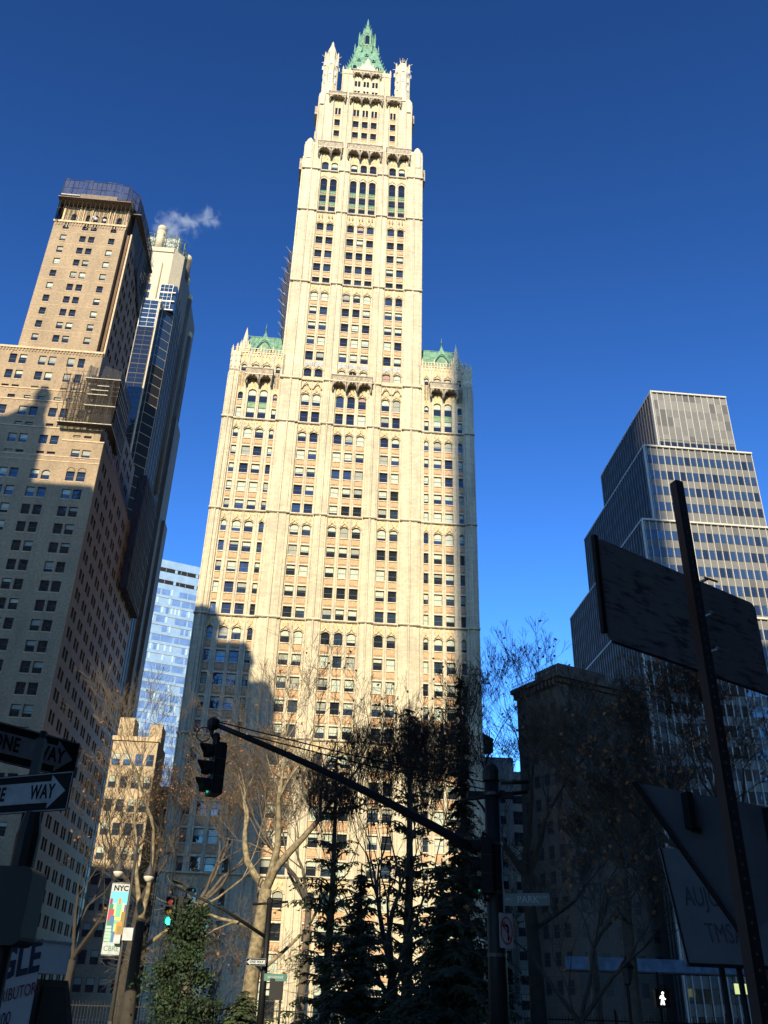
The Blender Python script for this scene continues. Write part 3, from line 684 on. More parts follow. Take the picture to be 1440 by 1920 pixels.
    wall_rows(wl, fr, -57.3, -51.1, 88.7, 91.2, [w_ for w_ in low if w_[2] > 89 and w_[0] > -57], 'brick')
    addw(fr, low, 100)
    tr.fr = fr; tr.box(-57.5, -50.2, -.12, .1, 88.55, 88.8, 'bstone'); tr.box(-57.4, -51.0, -.1, .1, 91.05, 91.3, 'bstone')
    for z in (85.2, 84.2): tr.box(-84, -50.25, -.08, .1, z-.08, z+.08, 'bstone')
    for u in (-54.8, -52.9): tr.tube([(u-.7, -.03, 82.5), (u-.5, -.03, 82.95), (u, -.03, 83.2), (u+.5, -.03, 82.95), (u+.7, -.03, 82.5)], .06, 'brick2', 4, False)
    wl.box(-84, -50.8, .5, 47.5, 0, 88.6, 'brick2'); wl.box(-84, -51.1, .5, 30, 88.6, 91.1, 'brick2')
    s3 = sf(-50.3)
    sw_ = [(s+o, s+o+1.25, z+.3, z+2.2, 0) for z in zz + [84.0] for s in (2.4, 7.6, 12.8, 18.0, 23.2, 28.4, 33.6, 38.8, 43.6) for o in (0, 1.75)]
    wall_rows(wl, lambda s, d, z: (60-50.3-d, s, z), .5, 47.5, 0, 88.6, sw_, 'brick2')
    for w_ in sw_: W.add(60-w_[0] if w_[2] < 80 else 0, s3, w_[0], w_[1], w_[2], w_[3], .38, 0, (.5 if random.random() < .25 else None), 'blind2', 'glass')
    sw_ = [(s+o, s+o+1.2, z-.9, z+.9, 0) for z in (92.8, 96.2, 99.6, 103, 106) for s in (4, 9, 14, 19, 24, 29, 34) for o in (0, 1.75)]
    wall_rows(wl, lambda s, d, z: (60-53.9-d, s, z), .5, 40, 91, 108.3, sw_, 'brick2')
    for w_ in sw_: W.add(0, s2, w_[0], w_[1], w_[2], w_[3], .38, 0, None)
    wl.build('brick_wall', rt); tr.build('string_course', rt); W.emit(rt)
def wall_rows(mb, frm, a, b, z0, z1, wins, mat, th=.5):
    mb.fr = frm; rz = sorted(set((w[2], w[3]) for w in wins)); z = z0
    for (r0, r1) in rz:
        if r0 > z: mb.box(a, b, 0, th, z, r0, mat)
        x = a
        for w_ in sorted(q for q in wins if (q[2], q[3]) == (r0, r1)):
            mb.box(x, w_[0], 0, th, r0, r1, mat)
            if w_[4]: arch_fill(mb, w_[0], w_[1], r1, r1+.001, w_[4], 0, th, mat)
            x = w_[1]
        mb.box(x, b, 0, th, r0, r1, mat); z = r1
    if z1 > z: mb.box(a, b, 0, th, z, z1, mat)
brick_tower()

def scaffold_crown():
    rt = root('crown_scaffold', 'netted scaffold wrapped round the top of the tan brick tower', 'scaffold', on_line(-62, 0, 142.2), TH)
    def F(u, d, z): return (u+62, d, z-142.2)
    m = MB(F); n = MB(F); p = MB(F)
    pts = [(-70.2, 9), (-70.2, 1.2), (-69.2, -1.6), (-58.6, -1.6), (-56.0, -1.2), (-54.2, 1.4), (-53.7, 9), (-53.7, 17.5)]
    for i in range(len(pts)-1):
        (a, b), (c, d) = pts[i], pts[i+1]; L = math.hypot(c-a, d-b); k = max(1, int(L/.9))
        mt = 'netb' if i in (2, 3, 4) else 'net'
        for j in range(k):
            q0, q1 = j/k, (j+1)/k; w0 = .14*math.sin(j*2.1); w1 = .14*math.sin((j+1)*2.1)
            x0, y0, x1, y1 = a+(c-a)*q0, b+(d-b)*q0, a+(c-a)*q1, b+(d-b)*q1
            tp = 152.6+.25*math.sin(j*1.3+i)
            n.add([(x0, y0-w0, 148.0), (x1, y1-w1, 148.0), (x1, y1, tp), (x0, y0, tp)], [(0, 1, 2, 3)], mt)
            if i in (0, 1, 5, 6): n.add([(x0, y0, 142.0 if i < 2 else 139.0), (x1, y1, 142.0 if i < 2 else 136.5), (x1, y1, 148), (x0, y0, 148)], [(0, 1, 2, 3)], 'net')
            m.tube([(x0, y0-.06, 147.2), (x0, y0-.06, tp+.4)], .05, 'dark', 4)
        for z in (148.0, 150.2, 152.4): m.tube([(a, b-.05, z), (c, d-.05, z)], .055, 'dark', 4)
    for k in range(17):
        x = -69.0+k*.88; m.tube([(x, -1.3+.02*k, 142.4), (x, -1.3, 148)], .045, 'dark', 4)
        m.tube([(x, .25, 142.3), (x, .2, 148)], .045, 'dark', 4)
    p.box(-69.4, -55.0, -1.7, .6, 147.2, 147.45, 'white2'); p.box(-69.6, -54.8, -2.0, 1.0, 147.0, 147.2, 'plank'); p.box(-65.3, -57.8, -1.75, -1.6, 147.4, 148.5, 'plank'); p.box(-69.2, -65.4, -1.75, -1.6, 147.9, 148.15, 'white2')
    p.box(-70.4, -53, 1.0, 18, 146.8, 147.0, 'plank')
    for j in range(9):                                         # lattice at the far end
        z = 137+j*1.5; m.tube([(-53.5, 12, z), (-53.2, 18.5, z+.3)], .06, 'dark', 4); m.tube([(-53.5, 14+.5*j, 136), (-53.2, 14+.5*j, 150-.6*j)], .05, 'dark', 4)
        m.tube([(-53.5, 11.5, z), (-53.2, 18.5, z+1.5)], .04, 'dark', 4)
    n.add([(-53.6, 9, 137), (-53.4, 18, 131), (-53.4, 18, 149), (-53.6, 9, 148)], [(0, 1, 2, 3)], 'net')
    m.build('tube_frame', rt); n.build('netting', rt); p.build('deck', rt)
    for i, (x, z) in enumerate(((-61.9, 143.3), (-61.4, 142.9), (-59.6, 142.7))):
        d = MB(); rt2 = root('satellite_dish', ['white satellite dish highest of the three below the netted scaffold', 'white satellite dish in the middle of the three below the netted scaffold', 'white satellite dish rightmost of the three below the netted scaffold'][i], 'satellite dish', on_line(x, -.35, z), TH, 'dishes below the crown scaffold')
        d.prism(0, 0, [(.02, .0), (.2, .03), (.33, .1), (.42, .2)], 'white', 12, smooth=True); d.v = [(v[0], -v[2]-.05, v[1]) for v in d.v]; d.build('dish', rt2)
        e_ = MB(); e_.tube([(0, .3, -.5), (0, 0, 0)], .03, 'dark', 5); e_.tube([(0, -.1, -.35), (0, -.5, 0)], .02, 'dark', 4); e_.build('bracket', rt2)
M['plankd'] = plain('dark scaffold plank', (.07, .055, .045), .85, var=.3); M['plank'] = plain('scaffold plank', (.16, .12, .09), .85, var=.3); M['white2'] = plain('pale plank edge', (.42, .38, .30), .8, var=.3)
scaffold_crown()

def scaffold_corner():
    rt = root('corner_scaffold', 'open tube scaffold with plank decks hung on the corner of the tan brick tower', 'scaffold', on_line(-53, 0, 91.2), TH)
    def F(u, d, z): return (u+53, d, z-91.2)
    m = MB(F); p = MB(F); n = MB(F)
    for ui in range(8):
        u = -58.2+ui*1.12; top = 103.6 if ui > 2 else 102.2
        for d in (-1.9, -.35): m.tube([(u, d, 91.0), (u+random.uniform(-.05, .05), d, top+random.uniform(-.4, .7))], .065, 'dark', 4)
    for di in range(6):
        d = -1.9+di*1.9
        for u in (-50.4, -49.2): m.tube([(u, d, 88 if di > 2 else 91), (u, d, 102.5+random.uniform(-.5, .5))], .05, 'dark', 4)
    for z in [91.3+.95*k for k in range(13)]:
        m.tube([(-58.3, -1.9, z), (-49.1, -1.9, z+.0)], .035, 'dark', 4); m.tube([(-49.2, -1.9, z), (-49.2, 9.0, z)], .035, 'dark', 4)
        m.tube([(-58.3, -.35, z), (-50.4, -.35, z)], .035, 'dark', 4)
    for k in range(7):
        x = -58.2+k*1.12
        for z in (91.3, 95.3, 99.3): m.tube([(x, -1.92, z), (x+1.12*(1 if k % 2 else -1), -1.92, z+3.9)], .035, 'dark', 4)
    for z, a, b in ((91.3, -58.6, -49.1), (95.2, -54.6, -49.1), (97.6, -54.5, -50.9), (98.6, -54, -50.9), (99.6, -53, -50.9), (101.2, -55.4, -49.1)):
        p.box(a, b, -2.0, -.6, z-.04, z+.03, 'plankd'); p.box(a, b, -2.03, -2.0, z-.04, z+.1, 'white2')
        p.box(-50.3, -49.1, -2.0, 8.0, z-.11, z-.05, 'plankd'); p.box(-49.1, -49.06, -2.05, 8.1, z-.08, z+.06, 'white2')
    for k in range(14): m.tube([(-58+.33*k, -1.0, 91.6+.28*k), (-58+.33*k, -.6, 91.6+.28*k)], .04, 'galv', 4)      # stair
    m.tube([(-58, -1.1, 91.5), (-53.6, -1.1, 95.3)], .06, 'dark', 4); m.tube([(-53.6, -1.1, 95.6), (-57.4, -1.1, 99.4)], .06, 'dark', 4); m.tube([(-57.4, -1.1, 99.8), (-54.2, -1.1, 102.2)], .06, 'dark', 4)
    n.add([(-55.4, -1.95, 101.6), (-53.6, -1.95, 101.5), (-53.4, -1.9, 103.6), (-55.2, -1.9, 104.2)], [(0, 1, 2, 3)], 'net3')
    n.add([(-52.8, -1.95, 101.4), (-49.2, -1.95, 101.2), (-49.2, -1.9, 103.2), (-52.4, -1.9, 104.3)], [(0, 1, 2, 3)], 'net3')
    n.add([(-49.1, -1.9, 101.2), (-49.1, 9, 101.2), (-49.1, 9, 103.4), (-49.1, -1.9, 103.3)], [(0, 1, 2, 3)], 'net')
    n.add([(-49.15, -.5, 92), (-49.15, 9, 89), (-49.15, 9, 101), (-49.15, -.5, 101)], [(0, 1, 2, 3)], 'net')
    n.add([(-55.2, -1.97, 91.4), (-49.3, -1.97, 91.4), (-49.3, -1.97, 101), (-55.2, -1.97, 101)], [(0, 1, 2, 3)], 'net4')
    n.add([(-58.3, -.4, 91.3), (-50.4, -.4, 91.3), (-50.4, -.4, 100), (-58.3, -.4, 99)], [(0, 1, 2, 3)], 'net4')
    n.add([(-60.0, -1.0, 97.2), (-58.3, -1.0, 97.0), (-58.3, -1.0, 101.5), (-59.2, -1.0, 103.0)], [(0, 1, 2, 3)], 'net4')
    m.build('tube_frame', rt); p.build('deck', rt); n.build('netting', rt)
    # dark netting further back along the flank
    r2 = root('rear_scaffold', 'black netted scaffold at the far end of the brick tower flank', 'scaffold', on_line(-50.2, 30, 88.6), TH)
    n2 = MB(); n2.box(-.4, 1.4, 1, 17, -14, 12.5, 'net'); n2.build('netting', r2)
    m2 = MB()
    for k in range(10): m2.tube([(1.5, 1+k*1.8, -14), (1.5, 1+k*1.8, 13)], .05, 'dark', 4)
    for k in range(9): m2.tube([(1.5, 1, -13+3*k), (1.5, 17, -13+3*k)], .05, 'dark', 4)
    m2.build('tube_frame', r2)
M['net3'] = net_mat('thin dark netting', (.03, .03, .035), .55); M['net4'] = net_mat('thin brown netting', (.045, .034, .024), .30)
scaffold_corner()

# ================================================================== pale apartment tower behind it
def pale_tower():
    U, D = -55.4, 53.7
    rt = root('pale_apartment_tower', 'pale apartment tower with rounded columns and a latticed crown, behind the tan brick tower', 'apartment tower', on_line(U-12, D), TH)
    fr = lambda u, d, z: (u-U+12, d, z); sf = lambda s, d, z: (12-d, s, z)
    wl = MB(fr); wn = Wins(); gl = MB(fr); cr = MB(fr)
    a = U-22
    # front: blank head, chamfered corner, window bays; stepped lower block
    top = 190.5
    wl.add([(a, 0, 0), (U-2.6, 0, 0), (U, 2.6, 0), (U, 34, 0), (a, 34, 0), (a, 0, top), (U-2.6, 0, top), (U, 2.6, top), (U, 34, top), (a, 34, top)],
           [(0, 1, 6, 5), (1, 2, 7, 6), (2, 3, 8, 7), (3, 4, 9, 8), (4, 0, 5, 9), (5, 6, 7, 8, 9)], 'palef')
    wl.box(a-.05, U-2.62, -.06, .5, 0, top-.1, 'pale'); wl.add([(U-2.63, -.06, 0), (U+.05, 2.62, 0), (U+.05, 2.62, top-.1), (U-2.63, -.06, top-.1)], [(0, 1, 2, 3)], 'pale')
    wl.box(a-.3, U-2.6, -.4, 1.0, top-1.6, top, 'pale'); wl.prism(U-5.3, -.3, [(.32, 158), (.32, 184.5), (.0, 185)], 'pale', 8)
    # shoulder block that stands forward from z 169 down
    wl.box(a, U-2.7, -3.4, 0, 0, 168.0, 'pale'); wl.box(a-.2, U-2.5, -3.6, .2, 167.2, 168.2, 'pale')
    z = 176.2
    k = 0
    while z > 4:
        up = z > 168
        if up:
            wn.add(300+z, fr, U-10.2, U-7.0, z-1.9, z+.5, -.06, 0, None, 'blind', 'glassb', 'white', .10, False, 2)
            wn.add(300+z, fr, U-4.4, U-.9, z-2.2, z+.6, -.16, 0, None, 'blind', 'glassb', 'white', .12, True, 2)
        else:
            wn.add(200+z if z > 100 else 0, fr, U-12.8, U-10.0, z-1.9, z+.5, -3.5, 0, None, 'blind', 'glassb' if z > 160 else 'glass', 'white' if z > 160 else 'frame', .10, False, 2)
            wn.add(200+z if z > 100 else 0, fr, U-7.4, U-3.1, z-2.4, z+.7, -3.6, 0, None, 'blind', 'glassb' if z > 160 else 'glass', 'white' if z > 160 else 'frame', .10, True, 1)
            gl.fr = fr; gl.box(U-2.75, U-2.6, -3.0, -.3, z-2.4, z+.7, 'glassb' if z > 150 else 'glass')
        gl.fr = fr; gl.add([(U-2.5, -.02, z-2.3), (U+.0, 2.48, z-2.3), (U+.0, 2.48, z+.6), (U-2.5, -.02, z+.6)], [(0, 1, 2, 3)], 'glassb' if z > 150 else 'glassd'); gl.box(U-12.2, U-10.8, (-3.6 if not up else -.2), (-3.3 if not up else .1), z-2.6, z-2.25, 'frame')
        if up: gl.box(U-.95, U+.1, .3, 2.2, z-2.2, z+.6, 'glassb'); gl.box(U-4.5, U+.05, -.3, .1, z-2.5, z-2.2, 'white')
        z -= 3.1; k += 1
    # long right flank: ribs with windows between
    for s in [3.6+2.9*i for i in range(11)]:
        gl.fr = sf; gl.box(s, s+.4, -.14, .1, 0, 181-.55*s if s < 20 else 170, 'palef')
    z = 176
    while z > 4:
        for i in range(10):
            s = 4.3+2.9*i
            if z < 178-.7*s: wn.add(60-s if z > 60 else 0, sf, s, s+2.0, z-1.7, z+.3, -.03, 0, None, 'blind', 'glassd', 'frame', .06, False)
        z -= 3.1
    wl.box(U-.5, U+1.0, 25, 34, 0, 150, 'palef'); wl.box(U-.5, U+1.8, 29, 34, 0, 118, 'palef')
    # round columns rising past the parapet
    for (u, d, zt, r) in ((U-7.7, 2.2, 201.0, 1.35), (U-.4, 8.5, 196.4, 1.3), (U-.2, 18, 190, 1.2), (U-.2, 27, 183, 1.2)):
        cr = MB(fr); cr.prism(u, d, [(r, zt-(9 if d < 9 else 70)), (r, zt-2.2)], 'pale' if d < 5 else 'palef', 14, smooth=True); cr.prism(u, d, [(r*1.03, zt-2.2), (r*1.03, zt-.8), (r*.9, zt-.2), (r*.5, zt)], 'pale', 14, smooth=True); cr.build('column', rt)  # flank shafts carry the painted shade, their caps stay pale
    # latticed crown
    m = MB(fr); pts = [(a, 1.2), (U-3.0, 1.2), (U-.9, 4.0), (U-.9, 20), (a, 20)]
    for i in range(3):
        (x0, y0), (x1, y1) = pts[i], pts[i+1]; L = math.hypot(x1-x0, y1-y0); n = max(1, round(L/3.0))
        for j in range(n):
            q0, q1 = j/n, (j+1)/n; A = (x0+(x1-x0)*q0, y0+(y1-y0)*q0); B = (x0+(x1-x0)*q1, y0+(y1-y0)*q1); C_ = ((A[0]+B[0])/2, (A[1]+B[1])/2)
            for z0 in (190.5, 193.9):
                z1 = z0+3.4; zm = (z0+z1)/2
                m.tube([(A[0], A[1], z0), (B[0], B[1], z1)], .09, 'copperp', 4); m.tube([(B[0], B[1], z0), (A[0], A[1], z1)], .09, 'copperp', 4)
                m.tube([(A[0], A[1], zm), (B[0], B[1], zm)], .06, 'copperp', 4); m.tube([(C_[0], C_[1], z0), (C_[0], C_[1], z1)], .06, 'copperp', 4)
                m.tube([(A[0], A[1], z0), (A[0], A[1], z1)], .13, 'copperp', 4); m.tube([(A[0], A[1], z1), (B[0], B[1], z1)], .12, 'copperp', 4)
    m.build('lattice_crown', rt)
    b = MB(fr); b.box(a, U-2.2, 2.2, 17, 190.3, 197.0, 'palew'); b.build('penthouse', rt)
    wl.build('wall', rt); gl.build('bay_glazing', rt); wn.emit(rt)
M['palef'] = masonry('shade darkened precast flank', (.105, .085, .07), (.085, .07, .06), (.06, .05, .045), 2.6, 1.5, 0.03, 0.2); M['glassd'] = plain('dull dark window', (.014, .014, .017), .5, spec=.25); M['copperp'] = plain('grey green steel', (.15, .18, .155), .6); M['palew'] = plain('whitish penthouse', (.38, .40, .35), .7, var=.1)  # palef: precast with the flank's shade put into its colour
pale_tower()

# steam from its roof
def steam():
    a = bpy.data.materials.new('steam'); a.use_nodes = True; t = a.node_tree; t.nodes.clear()
    o = t.nodes.new('ShaderNodeOutputMaterial'); v = t.nodes.new('ShaderNodeVolumePrincipled'); t.links.new(v.outputs[0], o.inputs[1])
    v.inputs['Color'].default_value = (.95, .95, .97, 1); v.inputs['Anisotropy'].default_value = .2
    tc = t.nodes.new('ShaderNodeTexCoord'); nz = t.nodes.new('ShaderNodeTexNoise'); nz.inputs['Scale'].default_value = .24; nz.inputs['Detail'].default_value = 8; nz.inputs['Roughness'].default_value = .68; nz.inputs['Distortion'].default_value = .6
    t.links.new(tc.outputs['Object'], nz.inputs['Vector'])
    # soft fall-off around three puffs along the drift
    acc = None
    for (c, r) in (((1, 0, 6.0), 4.6), ((6.0, 0, 9.0), 3.6), ((11.5, 0, 13.0), 3.2), ((1.5, 0, 12.5), 2.2), ((-2, 0, 1.5), 2.6)):
        d = t.nodes.new('ShaderNodeVectorMath'); d.operation = 'DISTANCE'; d.inputs[1].default_value = c; t.links.new(tc.outputs['Object'], d.inputs[0])
        m = t.nodes.new('ShaderNodeMapRange'); m.inputs[1].default_value = 0; m.inputs[2].default_value = r*1.9; m.inputs[3].default_value = 1; m.inputs[4].default_value = 0; t.links.new(d.outputs['Value'], m.inputs[0])
        if acc is None: acc = m.outputs[0]
        else:
            x = t.nodes.new('ShaderNodeMath'); x.operation = 'MAXIMUM'; t.links.new(acc, x.inputs[0]); t.links.new(m.outputs[0], x.inputs[1]); acc = x.outputs[0]
    s = t.nodes.new('ShaderNodeMath'); s.operation = 'MULTIPLY_ADD'; s.inputs[1].default_value = .40; s.inputs[2].default_value = -.36; t.links.new(acc, s.inputs[0])
    ad = t.nodes.new('ShaderNodeMath'); ad.operation = 'ADD'; t.links.new(s.outputs[0], ad.inputs[0]); t.links.new(nz.outputs[0], ad.inputs[1])
    mr = t.nodes.new('ShaderNodeMapRange'); mr.inputs[1].default_value = .36; mr.inputs[2].default_value = .62; mr.inputs[3].default_value = 0; mr.inputs[4].default_value = .30
    t.links.new(ad.outputs[0], mr.inputs[0]); t.links.new(mr.outputs[0], v.inputs['Density'])
    m = MB(); m.mat(a); m.box(-7, 26, -6, 6, -2, 21, a)
    ob = m.build('steam_plume', None, on_line(-63.5, 62, 200)); ob.rotation_euler = (0, 0, TH)
    tag(ob, 'thin white steam plume drifting from the pale tower roof into the blue sky', 'steam'); ob['kind'] = 'stuff'
steam()

# ================================================================== distant blue glass tower
def glass_tower():
    L = at(285, 1045, 345.9); rz = R(25)
    c = Vector((math.cos(rz), math.sin(rz), 0))
    rt = root('blue_glass_skyscraper', 'distant pale blue glass skyscraper seen in the gap between brick tower and gothic tower', 'glass skyscraper', (L.x, L.y, 0), rz)
    H = L.z; x0, x1 = -26, 30
    a = NT('sky blue curtain wall'); a.p.inputs['Base Color'].default_value = (.22, .38, .58, 1); a.p.inputs['Roughness'].default_value = .18; a.p.inputs['IOR'].default_value = 1.9
    M['cw'] = a.m; M['cwl'] = plain('bright glass fin', (.34, .46, .58), .3); M['cwp'] = plain('pale spandrel glass', (.20, .30, .43), .35, spec=.5, var=.12, vs=.4); M['cwd'] = plain('dim blue vision glass', (.10, .18, .38), .3, spec=.5, var=.25, vs=.25)
    b = MB(); b.box(x0, x1, 0, 45, 0, H-.5, 'cwp'); b.box(x0, x1, -.3, 0, H-3.6, H, 'cwp'); b.box(x0, x1, -.25, 0, H-9.2, H-5.6, 'cwp'); b.build('wall', rt)
    lv = MB()
    for z in (H-5.4, H-10.9):
        lv.box(x0, x1, -.08, 0, z, z+1.7, 'black')
        x = x0
        while x < x1:
            lv.box(x, x+1.1, -.2, -.08, z, z+1.7, 'cwp'); lv.box(x+2.6, x+2.8, -.14, -.08, z, z+1.7, 'galv'); lv.box(x+5.2, x+5.4, -.14, -.08, z, z+1.7, 'galv'); x += 9.2
    lv.build('louvre_band', rt)
    z = H-16; fl = MB(); first = 0; rest = MB(); rnd = random.Random(5)
    while z > 6:
        fl.box(x0, x1, -.22, -.02, z-1.35, z-1.1, 'galv2'); fl.box(x0, x1, -.12, 0, z-1.1, z, 'cwp')
        x = x0
        while x < x1:
            wd = rnd.choice([2.2, 3.6, 5.0, 1.4]); 
            if rnd.random() < .72:
                first += 1; m = MB() if first <= 100 else rest
                m.box(x+.15, min(x+wd, x1), -.1, 0, z+.1, z+2.6, 'cwd')
                if first <= 100: m.build('window', rt)
            else: rest.box(x+.3, x+1.0, -.12, 0, z+.1, z+2.9, 'cwl')
            x += wd+rnd.choice([.2, .6])
        z -= 4.15
    rest.build('windows', rt, stuff=True); fl.build('floor_band', rt)
    for x in (x0, -13, 4, 15, x1): lv2 = None
M['galv2'] = plain('warm grey band', (.26, .26, .28), .6)
glass_tower()

def beige_block(name, label, px0, px1, pyt, D, col, depth, steps=(), cols=4, fh=3.6, rz=TH):
    A = at(px0, pyt, D); B = at(px1, pyt, D); wdt = (B-A).length; H = A.z
    rt = root(name, label, 'apartment building', (A.x, A.y, 0), rz)
    wl = MB(); wl.box(0, wdt, 0, depth, 0, H, col); wl.box(-.2, wdt+.2, -.3, .3, H-.4, H+.3, 'bstone')
    for (a, b, h) in steps: wl.box(wdt*a, wdt*b, 2, depth*.7, H, H+h, col)
    wn = Wins(); z = H-3.4; n = cols
    while z > 3:
        for i in range(n):
            x = wdt*(i+.5)/n; wn.add(z, FR0, x-.6, x+.6, z-1, z+.9, -.03, 0, (.5 if random.random() < .5 else None), 'blind', 'glassb')
        z -= fh
    wl.build('wall', rt); wn.emit(rt)
FR0 = lambda a, b, c: (a, b, c)
M['beigeb'] = masonry('sandy brick', (.50, .38, .24), (.42, .32, .2), (.35, .28, .2), .6, .16, .02, .3)
beige_block('beige_apartment_block', 'sunlit sandy apartment block behind the bare branches at the foot of the blue glass tower', 214, 297, 1383, 146, 'beigeb', 9, ((.0, .35, 4.0), (.72, 1.0, 3.0)))
beige_block('beige_apartment_block', 'small sandy block half hidden between the sunlit apartment block and the gothic tower', 298, 326, 1478, 158, 'beigeb', 20, (), 2)

# ================================================================== stepped office tower with white mullions (right)
def mullion_tower():
    rt = root('stepped_office_tower', 'stepped grey office tower with thin white mullions and dark ribbon windows at the right', 'office tower', on_line(60, 0), TH)
    fr = lambda u, d, z: (u-60, d, z)
    wl = MB(fr); mu = MB(fr); cp = MB(fr); W = Wins(); rnd = random.Random(3)
    tiers = [(52.0, 67.3, 0, 32, 96.8, 109.8), (49.1, 70.2, 0, 39, 80.3, 96.8), (46.6, 76.0, -.5, 46.5, 62.0, 80.3), (43.5, 84.0, -1.0, 62, 0, 62.0)]
    bay = 1.262
    sp = ['spa', 'spb', 'spc']
    M['spa'] = plain('grey spandrel panel', (.135, .132, .125), .4, var=.1); M['spb'] = plain('lighter spandrel panel', (.175, .17, .158), .4, var=.08); M['spc'] = plain('darker spandrel panel', (.085, .083, .08), .4, var=.08)
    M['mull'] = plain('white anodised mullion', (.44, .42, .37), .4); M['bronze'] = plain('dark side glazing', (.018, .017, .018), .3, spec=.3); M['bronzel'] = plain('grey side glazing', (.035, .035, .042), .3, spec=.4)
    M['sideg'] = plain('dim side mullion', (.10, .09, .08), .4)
    for (u0, u1, d0, d1, z0, z1) in tiers:
        wl.box(u0, u1, d0+.25, d1, z0, z1, 'spa')
        n = round((u1-u0)/bay); bw = (u1-u0)/n
        for i in range(n+1):
            u = u0+i*bw; mu.box(u-.05, u+.05, d0-.04, d0+.25, z0-(.0), z1+.1, 'mull')
        cp.box(u0-.1, u1+.1, d0-.2, d1, z1, z1+.35, 'mull'); cp.box(u0-.12, u0+.12, d0-.2, d0+.3, z0, z1, 'mull')
        for q in (u0+.38,): mu.box(q-.04, q+.04, d0-.03, d0+.25, z0, z1, 'mull')
        if z1 > 109:      # mechanical head of plain panels
            zz = [109.8, 108.2, 106.0, 104.2, 102.0, 100.0, 98.9]
            for j in range(len(zz)-1):
                for i in range(n): 
                    r = rnd.random(); m_ = 'spc' if (i in (0, n-1) and j in (1, 3)) or r < .14 else ('spb' if (r < .5 and j not in (2, 4)) or (j == 1) else 'spa')
                    wl.box(u0+i*bw, u0+(i+1)*bw, d0+.18, d0+.25, zz[j+1], zz[j], m_)
            for i in range(n): W.add(50, fr, u0+i*bw+.05, u0+(i+1)*bw-.05, 97.1, 98.4, d0+.2, 0, None, 'blind', 'glass', 'frame', .05, False)
        else:
            z = z1-1.75
            while z-1.8 > max(z0, .5):
                for i in range(n):
                    W.add((100-z)-abs(i-8)*.2+(40 if 66 < z and u0+i*bw > 49 else -60 if z < 30 else 0), fr, u0+i*bw+.02, u0+(i+1)*bw-.02, z-1.85, z, d0+.2, 0, None, 'blind', rnd.choice(['glassb', 'glass', 'glassb']), 'frame', .04, False)
                    if rnd.random() < .12: wl.box(u0+i*bw, u0+(i+1)*bw, d0+.19, d0+.25, z+.02, min(z+1.6, z1), 'spc')
                z -= 3.4
        # side: closely spaced mullions over dark glass
        sf = lambda s, d, z, u0=u0: (u0+d-60, s, z)
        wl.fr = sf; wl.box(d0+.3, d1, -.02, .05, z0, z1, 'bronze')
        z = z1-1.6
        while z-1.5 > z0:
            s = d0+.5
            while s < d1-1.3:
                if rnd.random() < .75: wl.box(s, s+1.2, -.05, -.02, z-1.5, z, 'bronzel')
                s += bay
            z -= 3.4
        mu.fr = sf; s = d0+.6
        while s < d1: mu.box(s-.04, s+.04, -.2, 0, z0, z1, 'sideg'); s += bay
        wl.fr = fr; mu.fr = fr
    wl.build('wall', rt); mu.build('mullion', rt); cp.build('coping', rt); W.emit(rt)
mullion_tower()

def brown_block():
    P = at(1045, 1262, 134); rt = root('brown_masonry_building', 'dark brown masonry building with a railed cornice left of the stepped office tower', 'office building', (P.x, P.y, 0), R(29))
    M['brown'] = masonry('brown stone', (.075, .055, .042), (.06, .045, .035), (.04, .03, .025), 1.2, .4, .02, .3)
    H = P.z-.8
    wl = MB(); wl.box(0, 22, 0, 10.6, 0, H, 'brown'); wl.box(2, 12, 2, 8, H, H+3.5, 'brown')
    W = Wins(); z = H-3.5
    while z > 3:
        for i in range(4): W.add(z, lambda s, d, zz: (d, s, zz), 1.0+2.4*i, 2.3+2.4*i, z-1.9, z, -.03, 0, None, 'blind2', 'glassd')
        for i in range(6): W.add(z-60, FR0, 1.2+3.3*i, 2.6+3.3*i, z-1.9, z, -.03, 0, None, 'blind', 'glassd')
        z -= 3.5
    c = MB(); c.box(-1.0, 22, -1.0, 11, H, H+.7, 'brown'); c.box(-.5, 22, -.5, 10.8, H-.7, H, 'brown')
    for k in range(12): c.box(-.75, 0, .1+.9*k, .45+.9*k, H-1.1, H, 'brown')
    r = MB()
    for k in range(10): r.tube([(-.8, -.8+1.25*k, H+.7), (-.8, -.8+1.25*k, H+1.8)], .04, 'galv', 4)
    for z in (H+1.2, H+1.8): r.tube([(-.8, -.8, z), (-.8, 10.8, z)], .04, 'galv', 4)
    wl.build('wall', rt); c.build('cornice', rt); r.build('railing', rt); W.emit(rt)
brown_block()

